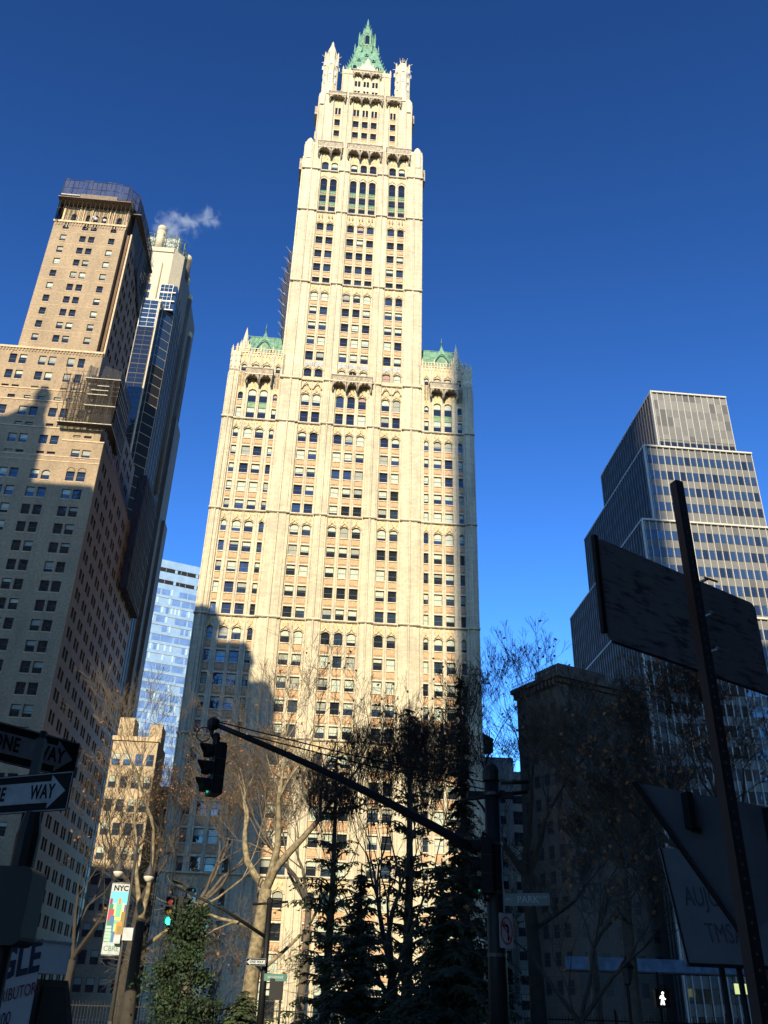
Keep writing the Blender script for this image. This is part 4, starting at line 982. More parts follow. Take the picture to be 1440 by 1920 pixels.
def pilaster_block():
    rt = root('pale_pilaster_building', 'low pale stone building with tall pilasters between gothic tower and brown building', 'office building', on_line(24, 22), TH)
    M['pst'] = masonry('pale limestone', (.36, .34, .30), (.30, .28, .25), (.22, .2, .18), 1.2, .4, .02, .3)
    wl = MB(); wl.box(-5, 6, 0, 25, 0, 39.5, 'pst'); wl.box(-5.4, 6.4, -.6, .4, 38.3, 39.7, 'pst'); wl.box(-4, 3, 3, 15, 39.5, 43.0, 'pst'); wl.build('wall', rt)
    p = MB()
    for x in (-4.7, -1.8, 1.2, 4.2): p.tube([(x, -.2, 5), (x, -.2, 38.2)], .38, 'pst', 8); p.box(x-.5, x+.5, -.6, 0, 37.2, 38.3, 'pst')
    p.build('pilaster', rt); W = Wins(); z = 36.5
    while z > 3:
        for i in range(3): W.add(z, FR0, -4.1+2.98*i, -2.4+2.98*i, z-2.2, z, -.05, 0, (.4 if random.random() < .4 else None), 'blind', 'glassb', 'frame', .07, True, 1)
        z -= 3.5
    W.emit(rt)
    t = root('water_tank', 'dark wooden rooftop water tank with a conical lid standing on the pale pilaster building', 'water tank', on_line(22.2, 28, 43), TH)
    b = MB(); b.prism(0, 0, [(1.75, 1.6), (1.8, 3.9)], 'wood', 14, smooth=False)
    for z in (1.9, 2.5, 3.1, 3.7): b.prism(0, 0, [(1.84, z), (1.84, z+.06)], 'black', 14)
    b.build('barrel', t); c = MB(); c.prism(0, 0, [(2.0, 3.9), (.15, 5.1), (.0, 5.3)], 'wood', 14); c.build('lid', t)
    for sx in (-1, 1):
        for sy in (-1, 1): l = MB(); l.tube([(sx*1.1, sy*1.1, -.1), (sx*1.1, sy*1.1, 1.6)], .1, 'dark', 6); l.build('leg', t)
M['wood'] = plain('weathered tank timber', (.06, .045, .035), .9, var=.3)
pilaster_block()

# ================================================================== the city behind the viewer (its shade falls on the scene)
def shade_at(u, z, d):
    "place a point so that its shadow lands at u, z on the avenue line; d = metres in front of the line"
    return u - d*math.tan(SUN_AZ), z + d*math.tan(SUN_EL)/math.cos(SUN_AZ)
def city_block(name, label, cat, u0, u1, d, zsh, depth=24, mat='brick', cols=None, top=None):
    a, z = shade_at(u0, zsh, d); b, _ = shade_at(u1, zsh, d); H = z
    rt = root(name, label, cat, on_line(a, -d), TH)
    wd = b-a; wl = MB(); wl.box(0, wd, 0, depth, 0, H, mat); wl.box(-.4, wd+.4, -.4, depth+.4, H, H+.8, 'bstone')
    wn = Wins(); f = lambda s, dd, zz: (wd-s, depth-dd, zz); n = max(2, int(wd/3.6)); zz = H-4
    while zz > 4:
        for i in range(n):
            x = wd*(i+.5)/n; wn.add(zz, f, x-.8, x+.8, zz-2, zz, -.04, 0, (.5 if random.random() < .3 else None), 'blind')
        zz -= 3.8
    wl.build('wall', rt); wn.emit(rt, 40); return rt, wd, H, depth
rt, wd, H, dep = city_block('cupola_office_block', 'tall brick office block with domed cupola out of view behind the viewer', 'office block', -90, -49, 110, 75.0, 10)
def cupola(rt, wd, H, dep):
    m = MB(); T_, K_ = math.tan(SUN_AZ), math.tan(SUN_EL)/math.cos(SUN_AZ)
    X = lambda u, y=0: wd-(-49-u)+y*T_
    Zs = lambda z, y=0: z+(110-y)*K_
    m.box(0, X(-60.7), 0, 5, H, Zs(91.2), 'brick'); m.box(X(-65.4, 3), X(-60.9), .1, 3, Zs(91), Zs(93.2), 'brick', (.3, .5, .2, .2))
    m.poly([(X(-69.5), Zs(91)), (X(-62), Zs(91)), (X(-62), Zs(95)), (X(-65), Zs(94.6))], .5, 2.0, 'brick')
    x0 = X(-62.8, 2.2); y = 2.2; hz = lambda z: Zs(z, 2.2)
    m.box(X(-65.0, 2.2), X(-61.9, 2.2), .6, 3.6, hz(92), hz(95.2), 'brick')
    for k in range(6):
        a = k*math.pi/3+.2; m.tube([(x0+1.15*math.cos(a), y+1.15*math.sin(a), hz(94)), (x0+1.15*math.cos(a), y+1.15*math.sin(a), hz(97))], .28, 'brick', 6)
    m.prism(x0, y, [(1.5, hz(96.6)), (1.62, hz(97.2)), (1.5, hz(98.2)), (1.1, hz(99.1)), (.5, hz(99.6)), (.1, hz(100.2))], 'copper', 14, smooth=True)
    m.build('cupola', rt)
cupola(rt, wd, H, dep)
city_block('corner_office_block', 'stepped brick office block, out of view behind the viewer beyond the park corner', 'office block', -34, -15.9, 105, 42, 9)
rt, wd, H, dep = city_block('corner_office_block', 'upper setback of the office block, out of view behind the viewer', 'office block', -34, -20.2, 108, 49, 8)
city_block('corner_office_block', 'slim rear tower of the office block, out of view behind the viewer', 'office block', -34, -26, 110, 55, 7)
city_block('corner_office_block', 'low block out of view by the park corner, added to shade the sandy block', 'office block', -50, -33.5, 112, 20, 6)  # added caster that keeps sun off the sandy block's lower storeys
city_block('slender_apartment_tower', 'very tall slender apartment tower, out of view far behind the viewer', 'apartment tower', 15.0, 51.2, 330, 116, 14, 'pale')
city_block('civic_office_block', 'broad stone office block, out of view behind the viewer to the right', 'office block', 50.4, 118, 200, 52, 10, 'pst')
city_block('rear_light_blocker', 'added unseen tall block directly behind the viewer, cutting the sky light', 'office building', 19.5, 50.6, 165, 112, 12, 'pst')  # added to hold back sky light from the foreground
city_block('rear_light_blocker', 'added unseen low block behind the viewer beside the tall one, shading the foreground', 'office building', 9.3, 18.0, 163, -11, 8, 'brick')  # added caster that keeps sun off the near signs and conifers
city_block('rear_light_blocker', 'added unseen long block behind the viewer to the right, cutting the sky light', 'office building', 50.8, 175, 166, 52, 12, 'brick')  # added to cover more of the sky behind the viewer
def side_block(name, label, x0, x1, y0, y1, H, mat):
    rt = root(name, label, 'office building', (x0, y0, 0)); m = MB(); m.box(0, x1-x0, 0, y1-y0, 0, H, mat); m.box(-.4, x1-x0+.4, -.4, y1-y0+.4, H, H+.8, 'bstone'); m.build('wall', rt)
    wn = Wins(); z = 5; inner = x1-x0 if x1 < 0 else 0
    f = (lambda s, d, zz: (inner-d, s, zz)) if x1 < 0 else (lambda s, d, zz: (d, s, zz))
    while z < H-3:
        for i in range(int((y1-y0)/4)): wn.add(z, f, 1.2+4*i, 2.9+4*i, z, z+2, -.04, 0, None, 'blind', 'glassd')
        z += 3.9
    wn.emit(rt, 30)
side_block('side_sky_blocker', 'added unseen brick block to the left of the viewer, cutting the sky light', -72, -40, -14, 44, 58, 'brick2')  # added occluder against sky light from the left
side_block('side_sky_blocker', 'added unseen brick block to the right of the viewer, cutting the sky light', 44, 74, -26, 46, 52, 'brick2')  # added occluder against sky light from the right
city_block('civic_office_block', 'taller rear wing of the stone office block, out of view behind the viewer', 'office block', 76, 175, 215, 96, 12, 'pst')

# ================================================================== ground
def sheet(name, x0, x1, y0, y1, z, mat, z0=None):
    m = MB()
    if z0 is None: m.add([(x0, y0, z), (x1, y0, z), (x1, y1, z), (x0, y1, z)], [(0, 1, 2, 3)], mat)
    else: m.box(x0, x1, y0, y1, z0, z, mat)
    return struct(m.build(name))
M['asphalt'] = plain('asphalt', (.05, .05, .052), .9, var=.2, vs=.7, bump=.2); M['paving'] = plain('concrete paving', (.22, .21, .19), .9, var=.15, vs=.5, bump=.2)
M['earth'] = plain('city ground', (.10, .10, .095), .95, var=.2, vs=.05); M['lawn'] = plain('winter lawn', (.06, .065, .03), .95, var=.35, vs=.6, bump=.5); M['paint'] = plain('white road paint', (.7, .7, .66), .7, var=.1)
sheet('ground', -1600, 1600, -1200, 2000, -.02, 'earth')
sheet('road', -220, 220, -6, 13, .0, 'asphalt'); sheet('pavement', -220, 220, 13, 24, .13, 'paving', -.01)
sheet('park_lawn', -90, 120, 24, 100, .14, 'lawn', 0.0)
mk = MB()
for k in range(14): mk.add([(-13+.9*k*1.4, 3, .004), (-12.5+.9*k*1.4, 3, .004), (-12.5+.9*k*1.4, 6.5, .004), (-13+.9*k*1.4, 6.5, .004)], [(0, 1, 2, 3)], 'paint')
struct(mk.build('crossing_marking'))
m = MB(); a = on_line(-150, -17); 
m.add([tuple(on_line(-200, -20, .0)), tuple(on_line(200, -20, .0)), tuple(on_line(200, -6, .0)), tuple(on_line(-200, -6, .0))], [(0, 1, 2, 3)], 'asphalt'); struct(m.build('avenue_road'))
m = MB(); m.add([tuple(on_line(-200, -6, .13)), tuple(on_line(200, -6, .13)), tuple(on_line(200, 0, .13)), tuple(on_line(-200, 0, .13)), tuple(on_line(-200, -6, 0)), tuple(on_line(200, -6, 0))], [(0, 1, 2, 3), (4, 5, 1, 0)], 'paving'); struct(m.build('avenue_pavement'))

# ================================================================== trees
M['bark_l'] = plain('pale mottled plane bark', (.175, .14, .085), .9, var=.6, vs=5.0, bump=.5)
M['bark_d'] = plain('dark bark', (.035, .028, .022), .95, var=.3, vs=3.0)
M['bark_m'] = plain('grey brown bark', (.10, .08, .06), .95, var=.35, vs=3.0)
M['leaf_b'] = plain('withered brown leaf', (.20, .09, .035), .9, var=.4, vs=2.0)
M['needle'] = plain('dark conifer needles', (.018, .032, .015), .8, var=.4, vs=1.5); M['needle_g'] = plain('green conifer needles', (.045, .07, .025), .8, var=.4, vs=1.5)
M['ivy'] = plain('dark green leaves', (.015, .032, .009), .75, var=.5, vs=1.0)

def bare_tree(name, label, base, height, rnd, lean=(0, 0), trunk_r=.4, bark='bark_m', twig=None, spread=.75, levels=6, fork=.35, up=.25, leaves=0, first=None, group='bare trees in the park', droop=0.0, kids=(2, 3), leafsize=.08, dens=.17, trunk_m=None):
    "trunk plus crown of forking limbs; positions are local to the base"
    rt = root(name, label, 'tree', base, 0, group)
    tk = MB(); cr = MB(); R_ = random.Random(rnd); lf = MB(); twig = twig or bark
    ht = height*fork; pts = []; rad = []
    n = 7
    for i in range(n+1):
        q = i/n; pts.append(Vector((lean[0]*ht*q+.25*math.sin(3*q+rnd)*trunk_r, lean[1]*ht*q+.2*math.sin(2.3*q+rnd)*trunk_r, ht*q))); rad.append(trunk_r*(1.25-.25*min(1, q*6) if q < .17 else 1-.35*q))
    tk.tube(pts, rad, trunk_m or bark, 9)
    def limb(p, d, L, r, lv):
        k = 4 if lv < levels-2 else 3
        P = [p]; rr = [r]; dd = d.copy()
        for i in range(k):
            dd = (dd + Vector((R_.gauss(0, .16), R_.gauss(0, .16), R_.gauss(0, .10)+up*.10-droop*.1*lv))).normalized()
            P.append(P[-1]+dd*L/k); rr.append(max(.006, r*(1-.45*(i+1)/k)))
        (tk if lv == 0 else cr).tube(P, rr, bark if lv < 3 else twig, 6 if lv < 2 else (4 if lv < 4 else 3), True, False)
        if lv >= levels:
            for q in P[1:]:
                if R_.random() < leaves:
                    c = q+Vector((R_.gauss(0, .08), R_.gauss(0, .08), R_.gauss(0, .08))); a = Vector((R_.gauss(0, 1), R_.gauss(0, 1), R_.gauss(0, 1))).normalized()*leafsize; b = a.cross(Vector((R_.gauss(0, 1), R_.gauss(0, 1), R_.gauss(0, 1)))).normalized()*leafsize*.7
                    lf.add([c-a, c+b, c+a, c-b], [(0, 1, 2, 3)], 'leaf_b')
            return
        for i in range(1, k+1):
            if i < k and (lv == 0 and i < 2): continue
            m = R_.choice(kids) if i == k else (1 if R_.random() < dens else 0)
            for j in range(m):
                ax = Vector((R_.gauss(0, 1), R_.gauss(0, 1), R_.gauss(0, .5)+up)).normalized()
                nd = (dd*(1.0 if i == k else .7)+ax*spread*(.75 if i == k else 1)).normalized()
                limb(P[i], nd, L*R_.uniform(.58, .82), rr[i]*(.72 if i == k else .5), lv+1)
    lim = first or [((R_.uniform(-1, 1), R_.uniform(-1, 1), 1.3), 1.0) for _ in range(4)]
    for (d, q) in lim:
        d = Vector(d); s = .999 if q >= 1 else q
        i = min(n-1, int(s*n)); p = pts[i].lerp(pts[i+1], s*n-i)
        limb(p, d.normalized(), (height-ht)*.27*(d.length/1.3), trunk_r*.46*min(1, d.length)*(1 if q >= 1 else .62), 0)
    zs = sorted(v[2] for v in cr.v); zmx = zs[int(len(zs)*.995)]; k_ = (height-ht)/(zmx-ht)
    for mb in (tk, cr, lf):                                  # bring the crown to the measured height
        mb.v = [(x*(k_ if z > ht else 1)+lean[0]*ht*(1-k_)*(1 if z > ht else 0), y*(k_ if z > ht else 1), ht+(z-ht)*k_ if z > ht else z) for x, y, z in mb.v]
    tk.build('trunk', rt); cr.build('crown', rt)
    if lf.v: lf.build('leaves', rt, stuff=True)
    return rt

def conifer(name, label, base, height, width, rnd, layers=26, dens=1.0, mat='needle', z0=.12, droop=.25, group='evergreens in the park', power=1.0, gappy=.0):
    rt = root(name, label, 'tree', base, 0, group); R_ = random.Random(rnd)
    tk = MB(); tk.tube([(0, 0, 0), (.1, 0, height*.5), (0, 0, height)], [height*.016+.05, height*.011, .02], 'bark_d', 7); tk.build('trunk', rt)
    cr = MB()
    for i in range(layers):
        q = z0+(1-z0)*(i+R_.uniform(-.3, .3))/layers; z = height*q; rad = width*max(.07, (1-q))**power*R_.uniform(.65, 1.2)
        if R_.random() < gappy: continue
        nb = max(5, int(11*dens*(1-q)+5)); a0 = R_.uniform(0, 6)
        for k in range(nb):
            a = a0+2*math.pi*k/nb+R_.uniform(-.25, .25); L = rad*R_.uniform(.5, 1.2); dr = droop*R_.uniform(.4, 1.7); zj = z+R_.uniform(-.18, .18); ca, sa = math.cos(a), math.sin(a)
            pts = [Vector((ca*L*t, sa*L*t, zj+L*(.30*math.sin(t*2.2)-dr*1.6*t*t))) for t in (0, .33, .66, 1)]
            cr.tube(pts, [.05, .035, .02, .008], 'bark_d', 3, False, False)
            m = max(5, int(L*9*dens))
            for j in range(m):
                t = (j+R_.random())/m; p = pts[0].lerp(pts[3], t); seg = min(2, int(t*3)); p = pts[seg].lerp(pts[seg+1], t*3-seg)
                for s_ in (-1, 1):
                    w_ = (.42*(1-t)+.14)*min(1.4, .45+L*.22)*R_.uniform(.6, 1.2)
                    side = Vector((-sa*s_*w_+ca*w_*.55, ca*s_*w_+sa*w_*.55, -w_*R_.uniform(.15, .6)))
                    o = Vector((ca, sa, -.3))*.13
                    cr.add([p, p+side*.55+o*.6, p+side, p+side*.5-o*.5], [(0, 1, 2, 3)], mat)
                    if R_.random() < .6: dn = Vector((R_.gauss(0, .06), R_.gauss(0, .06), -w_*.75)); cr.add([p, p+dn*.5+o*.4, p+dn, p+dn*.5-o*.4], [(0, 1, 2, 3)], mat)
    cr.build('crown', rt); return rt

def leafy(name, label, base, height, width, rnd, mat='ivy', n=9000, group='evergreens in the park', leaf=.11):
    rt = root(name, label, 'tree', base, 0, group); R_ = random.Random(rnd)
    tk = MB(); tk.tube([(0, 0, 0), (.1, 0, height*.8)], [.16, .04], 'bark_d', 6)
    cl = []
    for i in range(60):
        q = R_.uniform(.08, 1); r = width*(1-.72*q**1.6)*R_.uniform(.25, 1); a = R_.uniform(0, 6.28); c = Vector((r*math.cos(a), r*math.sin(a), height*q)); cl.append((c, R_.uniform(.25, .6)))
        if i % 2: tk.tube([(0, 0, c.z*.7), c], [.04, .01], 'bark_d', 3)
    tk.build('trunk', rt); cr = MB()
    for i in range(n):
        c, s_ = R_.choice(cl); p = c+Vector((R_.gauss(0, s_*.6), R_.gauss(0, s_*.6), R_.gauss(0, s_*.5)))
        a = Vector((R_.gauss(0, 1), R_.gauss(0, 1), R_.gauss(0, 1))).normalized()*leaf; b = a.cross(Vector((R_.gauss(0, 1), R_.gauss(0, 1), R_.gauss(0, 1)))).normalized()*leaf*.6
        cr.add([p-a, p+b, p+a, p-b], [(0, 1, 2, 3)], mat)
    cr.build('crown', rt); return rt

def gnd(px, Y, py=1900):
    p = at(px, py, Y); return (p.x, p.y, .14)
G1 = 'plane trees in the park'
bare_tree('plane_tree', 'tall pale barked plane tree directly behind the small white arrow sign', gnd(462, 44), 17.5, 3, (.07, 0), .40, 'bark_l', 'bark_m', .62, 6, .36, .35, .012,
          [((-.9, .2, 1.0), 1), ((.15, 0, 1.5), 1), ((.9, -.2, 1.1), 1), ((-1.0, 0, .45), .72), ((1.3, .2, .55), .45)], G1)
bare_tree('plane_tree', 'pale plane tree with a long lit limb leaning right above the lamp with the banner', gnd(236, 40), 15.5, 8, (.03, 0), .29, 'bark_l', 'bark_m', .55, 6, .30, .3, .012,
          [((1.9, 0, 1.5), .72), ((.35, .2, 1.6), 1), ((-.4, .2, 1.4), 1)], G1, trunk_m='bark_d')
bare_tree('bare_tree', 'dark bare tree with fine twigs in front of the sandy apartment block', gnd(222, 66), 20.5, 5, (.03, 0), .45, 'bark_d', 'bark_d', .6, 7, .38, .55, .06, None)
bare_tree('bare_tree', 'bare tree with brown leaves before the shaded lower left corner of the gothic tower', gnd(345, 72), 19.5, 15, (.0, 0), .38, 'bark_m', 'leaf_b2' if False else 'bark_m', .65, 7, .40, .4, .05, None, leafsize=.08)
bare_tree('bare_tree', 'dark many stemmed upright bare tree in front of the middle of the gothic tower', gnd(738, 31), 11.0, 21, (0, 0), .27, 'bark_d', 'bark_d', .33, 7, .22, 1.0, .02,
          [((-.55, 0, 1.5), 1), ((-.2, .1, 1.6), .9), ((.1, 0, 1.7), 1), ((.4, .1, 1.6), .95), ((.7, 0, 1.4), .8), ((-.85, 0, 1.3), .75)])
bare_tree('bare_tree', 'slim bare tree with spreading twigs before the lit lower middle of the gothic tower', gnd(560, 60), 18.0, 31, (.02, 0), .30, 'bark_m', 'bark_m', .6, 7, .40, .5, .05, None)
bare_tree('bare_tree', 'tall dark bare tree between gothic tower and brown masonry building', gnd(1010, 36), 15.4, 44, (-.03, 0), .34, 'bark_d', 'bark_d', .62, 7, .40, .5, .02,
          [((-.7, .2, 1.3), 1), ((.1, 0, 1.6), 1), ((.8, .1, 1.2), 1), ((-1.2, 0, .8), .8), ((1.2, 0, .7), .7)])
bare_tree('bare_tree', 'dark bare tree with thin crown in front of the brown masonry building', gnd(1120, 50), 14.0, 52, (.02, 0), .34, 'bark_m', 'bark_d', .7, 6, .35, .4, .05, None)
bare_tree('plane_tree', 'shaded plane tree with crooked trunk before the dark flank of the stepped tower', gnd(1196, 34), 12.5, 61, (-.02, 0), .27, 'bark_m', 'bark_m', .8, 6, .50, .2, .0, None, G1)
bare_tree('bare_tree', 'bare tree whose twigs cross the stepped office tower beside the near sign post', gnd(1480, 30), 12.6, 71, (-.10, 0), .26, 'bark_d', 'bark_d', .75, 7, .42, .3, .05,
          [((-1.3, 0, .9), 1), ((-.4, 0, 1.4), 1), ((.6, 0, 1.2), 1), ((-1.4, .2, .5), .85)])
conifer('conifer', 'tallest dark spruce with a narrow pointed top before the right wing of the gothic tower', gnd(872, 36), 14.1, 2.6, 2, 34, 1.0, 'needle', .10, .30, power=1.15)
conifer('conifer', 'dark layered cedar with wide drooping tiers beside the upright bare tree', gnd(760, 40), 14.2, 3.0, 6, 20, .75, 'needle', .08, .10, power=.75, gappy=.15)
conifer('conifer', 'greenish cedar with flat spreading tiers before the lower middle of the gothic tower', gnd(607, 42), 12.6, 2.6, 9, 15, .8, 'needle_g', .06, .12, power=.6, gappy=.12)
conifer('conifer', 'low dark spruce at the foot of the upright bare tree', gnd(668, 30), 5.6, 2.0, 12, 18, 1.1, 'needle', .02, .2, power=.7)
conifer('conifer', 'low dark spruce beside the big mast pole', gnd(830, 27), 5.4, 2.1, 14, 16, 1.1, 'needle', .02, .2, power=.6)
conifer('conifer', 'small green spruce at the foot of the tall pale plane tree', gnd(455, 42), 2.2, 1.5, 16, 12, 1.2, 'needle_g', .02, .12, power=.6)
leafy('evergreen_tree', 'dense dark green leafy evergreen at the lower left below the far traffic signal', gnd(330, 39.5), 5.0, 1.9, 4, n=13000, leaf=.07)
bare_tree('bare_tree', 'low reddish bare thicket tree beside the green evergreen', gnd(392, 47), 6.0, 91, (0, 0), .12, 'bark_m', 'bark_m', .9, 6, .15, .2, .012, [((-1, 0, 1), 1), ((0, 0, 1.2), 1), ((1, 0, 1), 1), ((.5, .5, 1), .6)])
bare_tree('bare_tree', 'dark bare thicket tree below the brown masonry building', gnd(1085, 26), 7.0, 93, (0, 0), .13, 'bark_d', 'bark_d', .8, 6, .2, .3, .02, [((-1, 0, 1), 1), ((0, 0, 1.4), 1), ((1, 0, 1), 1), ((-.5, .5, 1), .6)])
bare_tree('bare_tree', 'bare tree with thin dark twigs behind the banner lamp at the far left', gnd(120, 46), 11.0, 97, (0, 0), .22, 'bark_d', 'bark_d', .75, 6, .3, .3, .02, None)

# ================================================================== street furniture
def tubep(mb, pts, r, m='black', n=8): mb.tube(pts, r, m, n)
M['lens_g'] = plain('lit green lens', (.01, .25, .14), .3, emit=(.03, 1.0, .52), es=3.2)
M['lens_gd'] = plain('green lens glow', (.01, .16, .09), .3, emit=(.03, .8, .42), es=.35)
M['lens_r'] = plain('dark red lens', (.12, .012, .01), .3); M['lens_y'] = plain('dark amber lens', (.12, .07, .01), .3)
M['signw'] = plain('white sign sheeting', (.36, .38, .39), .6, var=.15, vs=6, spec=.3); M['signd'] = plain('grimy shade darkened sign sheeting', (.15, .16, .17), .7, var=.25, vs=9, spec=.2); M['signk'] = plain('black sign sheeting', (.006, .006, .007), .85, spec=.1)  # signd: dirty white sheeting, darkened further for the shade it hangs in
M['signr'] = plain('red sign ink', (.40, .03, .04), .5); M['signg'] = plain('green street sign', (.01, .10, .075), .5); M['lampg'] = plain('lamp glass bowl', (.55, .50, .42), .25, coat=.5)
def head(rt, P, yaw, s=.28, name='signal_head', lit='g', near=True):
    "three section signal head: housing, visors, lenses; P is its centre in the frame of rt"
    h = MB(); h.box(-s*.55, s*.55, -.0, s*.62, -1.5*s, 1.5*s, 'black'); h.box(-s*.4, s*.4, s*.62, s*.72, -1.4*s, 1.4*s, 'black')
    for k in range(3): h.box(-s*.57, s*.57, -.01, s*.64, (k-1)*s-s*.49, (k-1)*s-s*.46, 'dark')
    ho = h.build(name, rt, P); ho.rotation_euler = (0, 0, yaw)
    for k, c in enumerate(('g', 'y', 'r')):
        z = (k-1)*s; v = MB(); n = 14; r = s*.43; L = s*.85; ring = []
        for a_ in range(n+1):
            t = math.radians(-50+280*a_/n); ring.append((r*math.cos(t), r*math.sin(t), L*(.55+.45*max(0, math.sin(t)))))
        vs = [(x, 0, z+q) for x, q, l in ring]+[(x, -l, z+q) for x, q, l in ring]+[(x*.94, 0, z+q*.94) for x, q, l in ring]+[(x*.94, -l, z+q*.94) for x, q, l in ring]
        m_ = n+1; v.add(vs, [(i, i+1, m_+i+1, m_+i) for i in range(n)]+[(2*m_+i, 3*m_+i, 3*m_+i+1, 2*m_+i+1) for i in range(n)]+[(m_+i, m_+i+1, 3*m_+i+1, 3*m_+i) for i in range(n)], 'black'); v.build('visor', ho)
        l = MB(); mt = {'g': ('lens_g' if lit == 'g' else 'lens_gd'), 'y': 'lens_y', 'r': 'lens_r'}[c]
        l.add([(0, -.035, z)]+[(s*.40*math.cos(2*math.pi*a_/16), -.012, z+s*.40*math.sin(2*math.pi*a_/16)) for a_ in range(16)], [(0, 1+a_, 1+(a_+1) % 16) for a_ in range(16)], mt, True); l.build('lens', ho)
    return ho
def plate(root_, TL, phi, w, h):
    c = Vector(TL)+Vector((math.cos(phi), math.sin(phi), 0))*w/2; return (c.x, c.y, TL[2]-h/2), phi
def rrect(w, h, r=.03, n=4):
    pts = []
    for cx, cz, a0 in ((w/2-r, -h/2+r, -90), (w/2-r, h/2-r, 0), (-w/2+r, h/2-r, 90), (-w/2+r, -h/2+r, 180)):
        for k in range(n+1): a = R(a0+90*k/n); pts.append((cx+r*math.cos(a), cz+r*math.sin(a)))
    return pts
def oneway(label, TL, phi, w, h, flip=False, txt='ONE WAY', group='one way arrow signs', tsz=.5, tx=1.0, off=.03, sheet='signw'):
    loc, rz = plate(None, TL, phi, w, h); rt = root('one_way_sign', label, 'traffic sign', loc, rz, group)
    m = MB(); m.poly(rrect(w, h, .02), 0, .004, 'signk'); m.build('panel', rt)
    e = MB(); b = .006
    for (x0, x1, z0, z1) in ((-w/2+.01, w/2-.01, h/2-.012, h/2-.006), (-w/2+.01, w/2-.01, -h/2+.006, -h/2+.012), (w/2-.012, w/2-.006, -h/2+.012, h/2-.012), (-w/2+.006, -w/2+.012, -h/2+.012, h/2-.012)): e.box(x0, x1, -.003, 0, z0, z1, sheet)
    e.build('border', rt)
    s_ = -1 if flip else 1; a = MB(); sh, hd = h*.27, h*.42; xt = w*.455; xh = xt-h*.52; xl = -w*.455
    pts = [(xl, -sh), (xh, -sh), (xh, -hd), (xt, 0), (xh, hd), (xh, sh), (xl, sh)]
    pts = [(x*s_, z) for x, z in pts]; pts = pts[::-1] if flip else pts
    a.poly(pts, -.005, 0, sheet); a.build('arrow', rt)
    put_text(txt, h*tsz, 'signk', rt, (-off*w*s_, -.007, -.005*h), ext=.001, sx=.92*w/.914*.3/h*.93*tx, bold=.004*h/.3, spacing=1.08)
    return rt
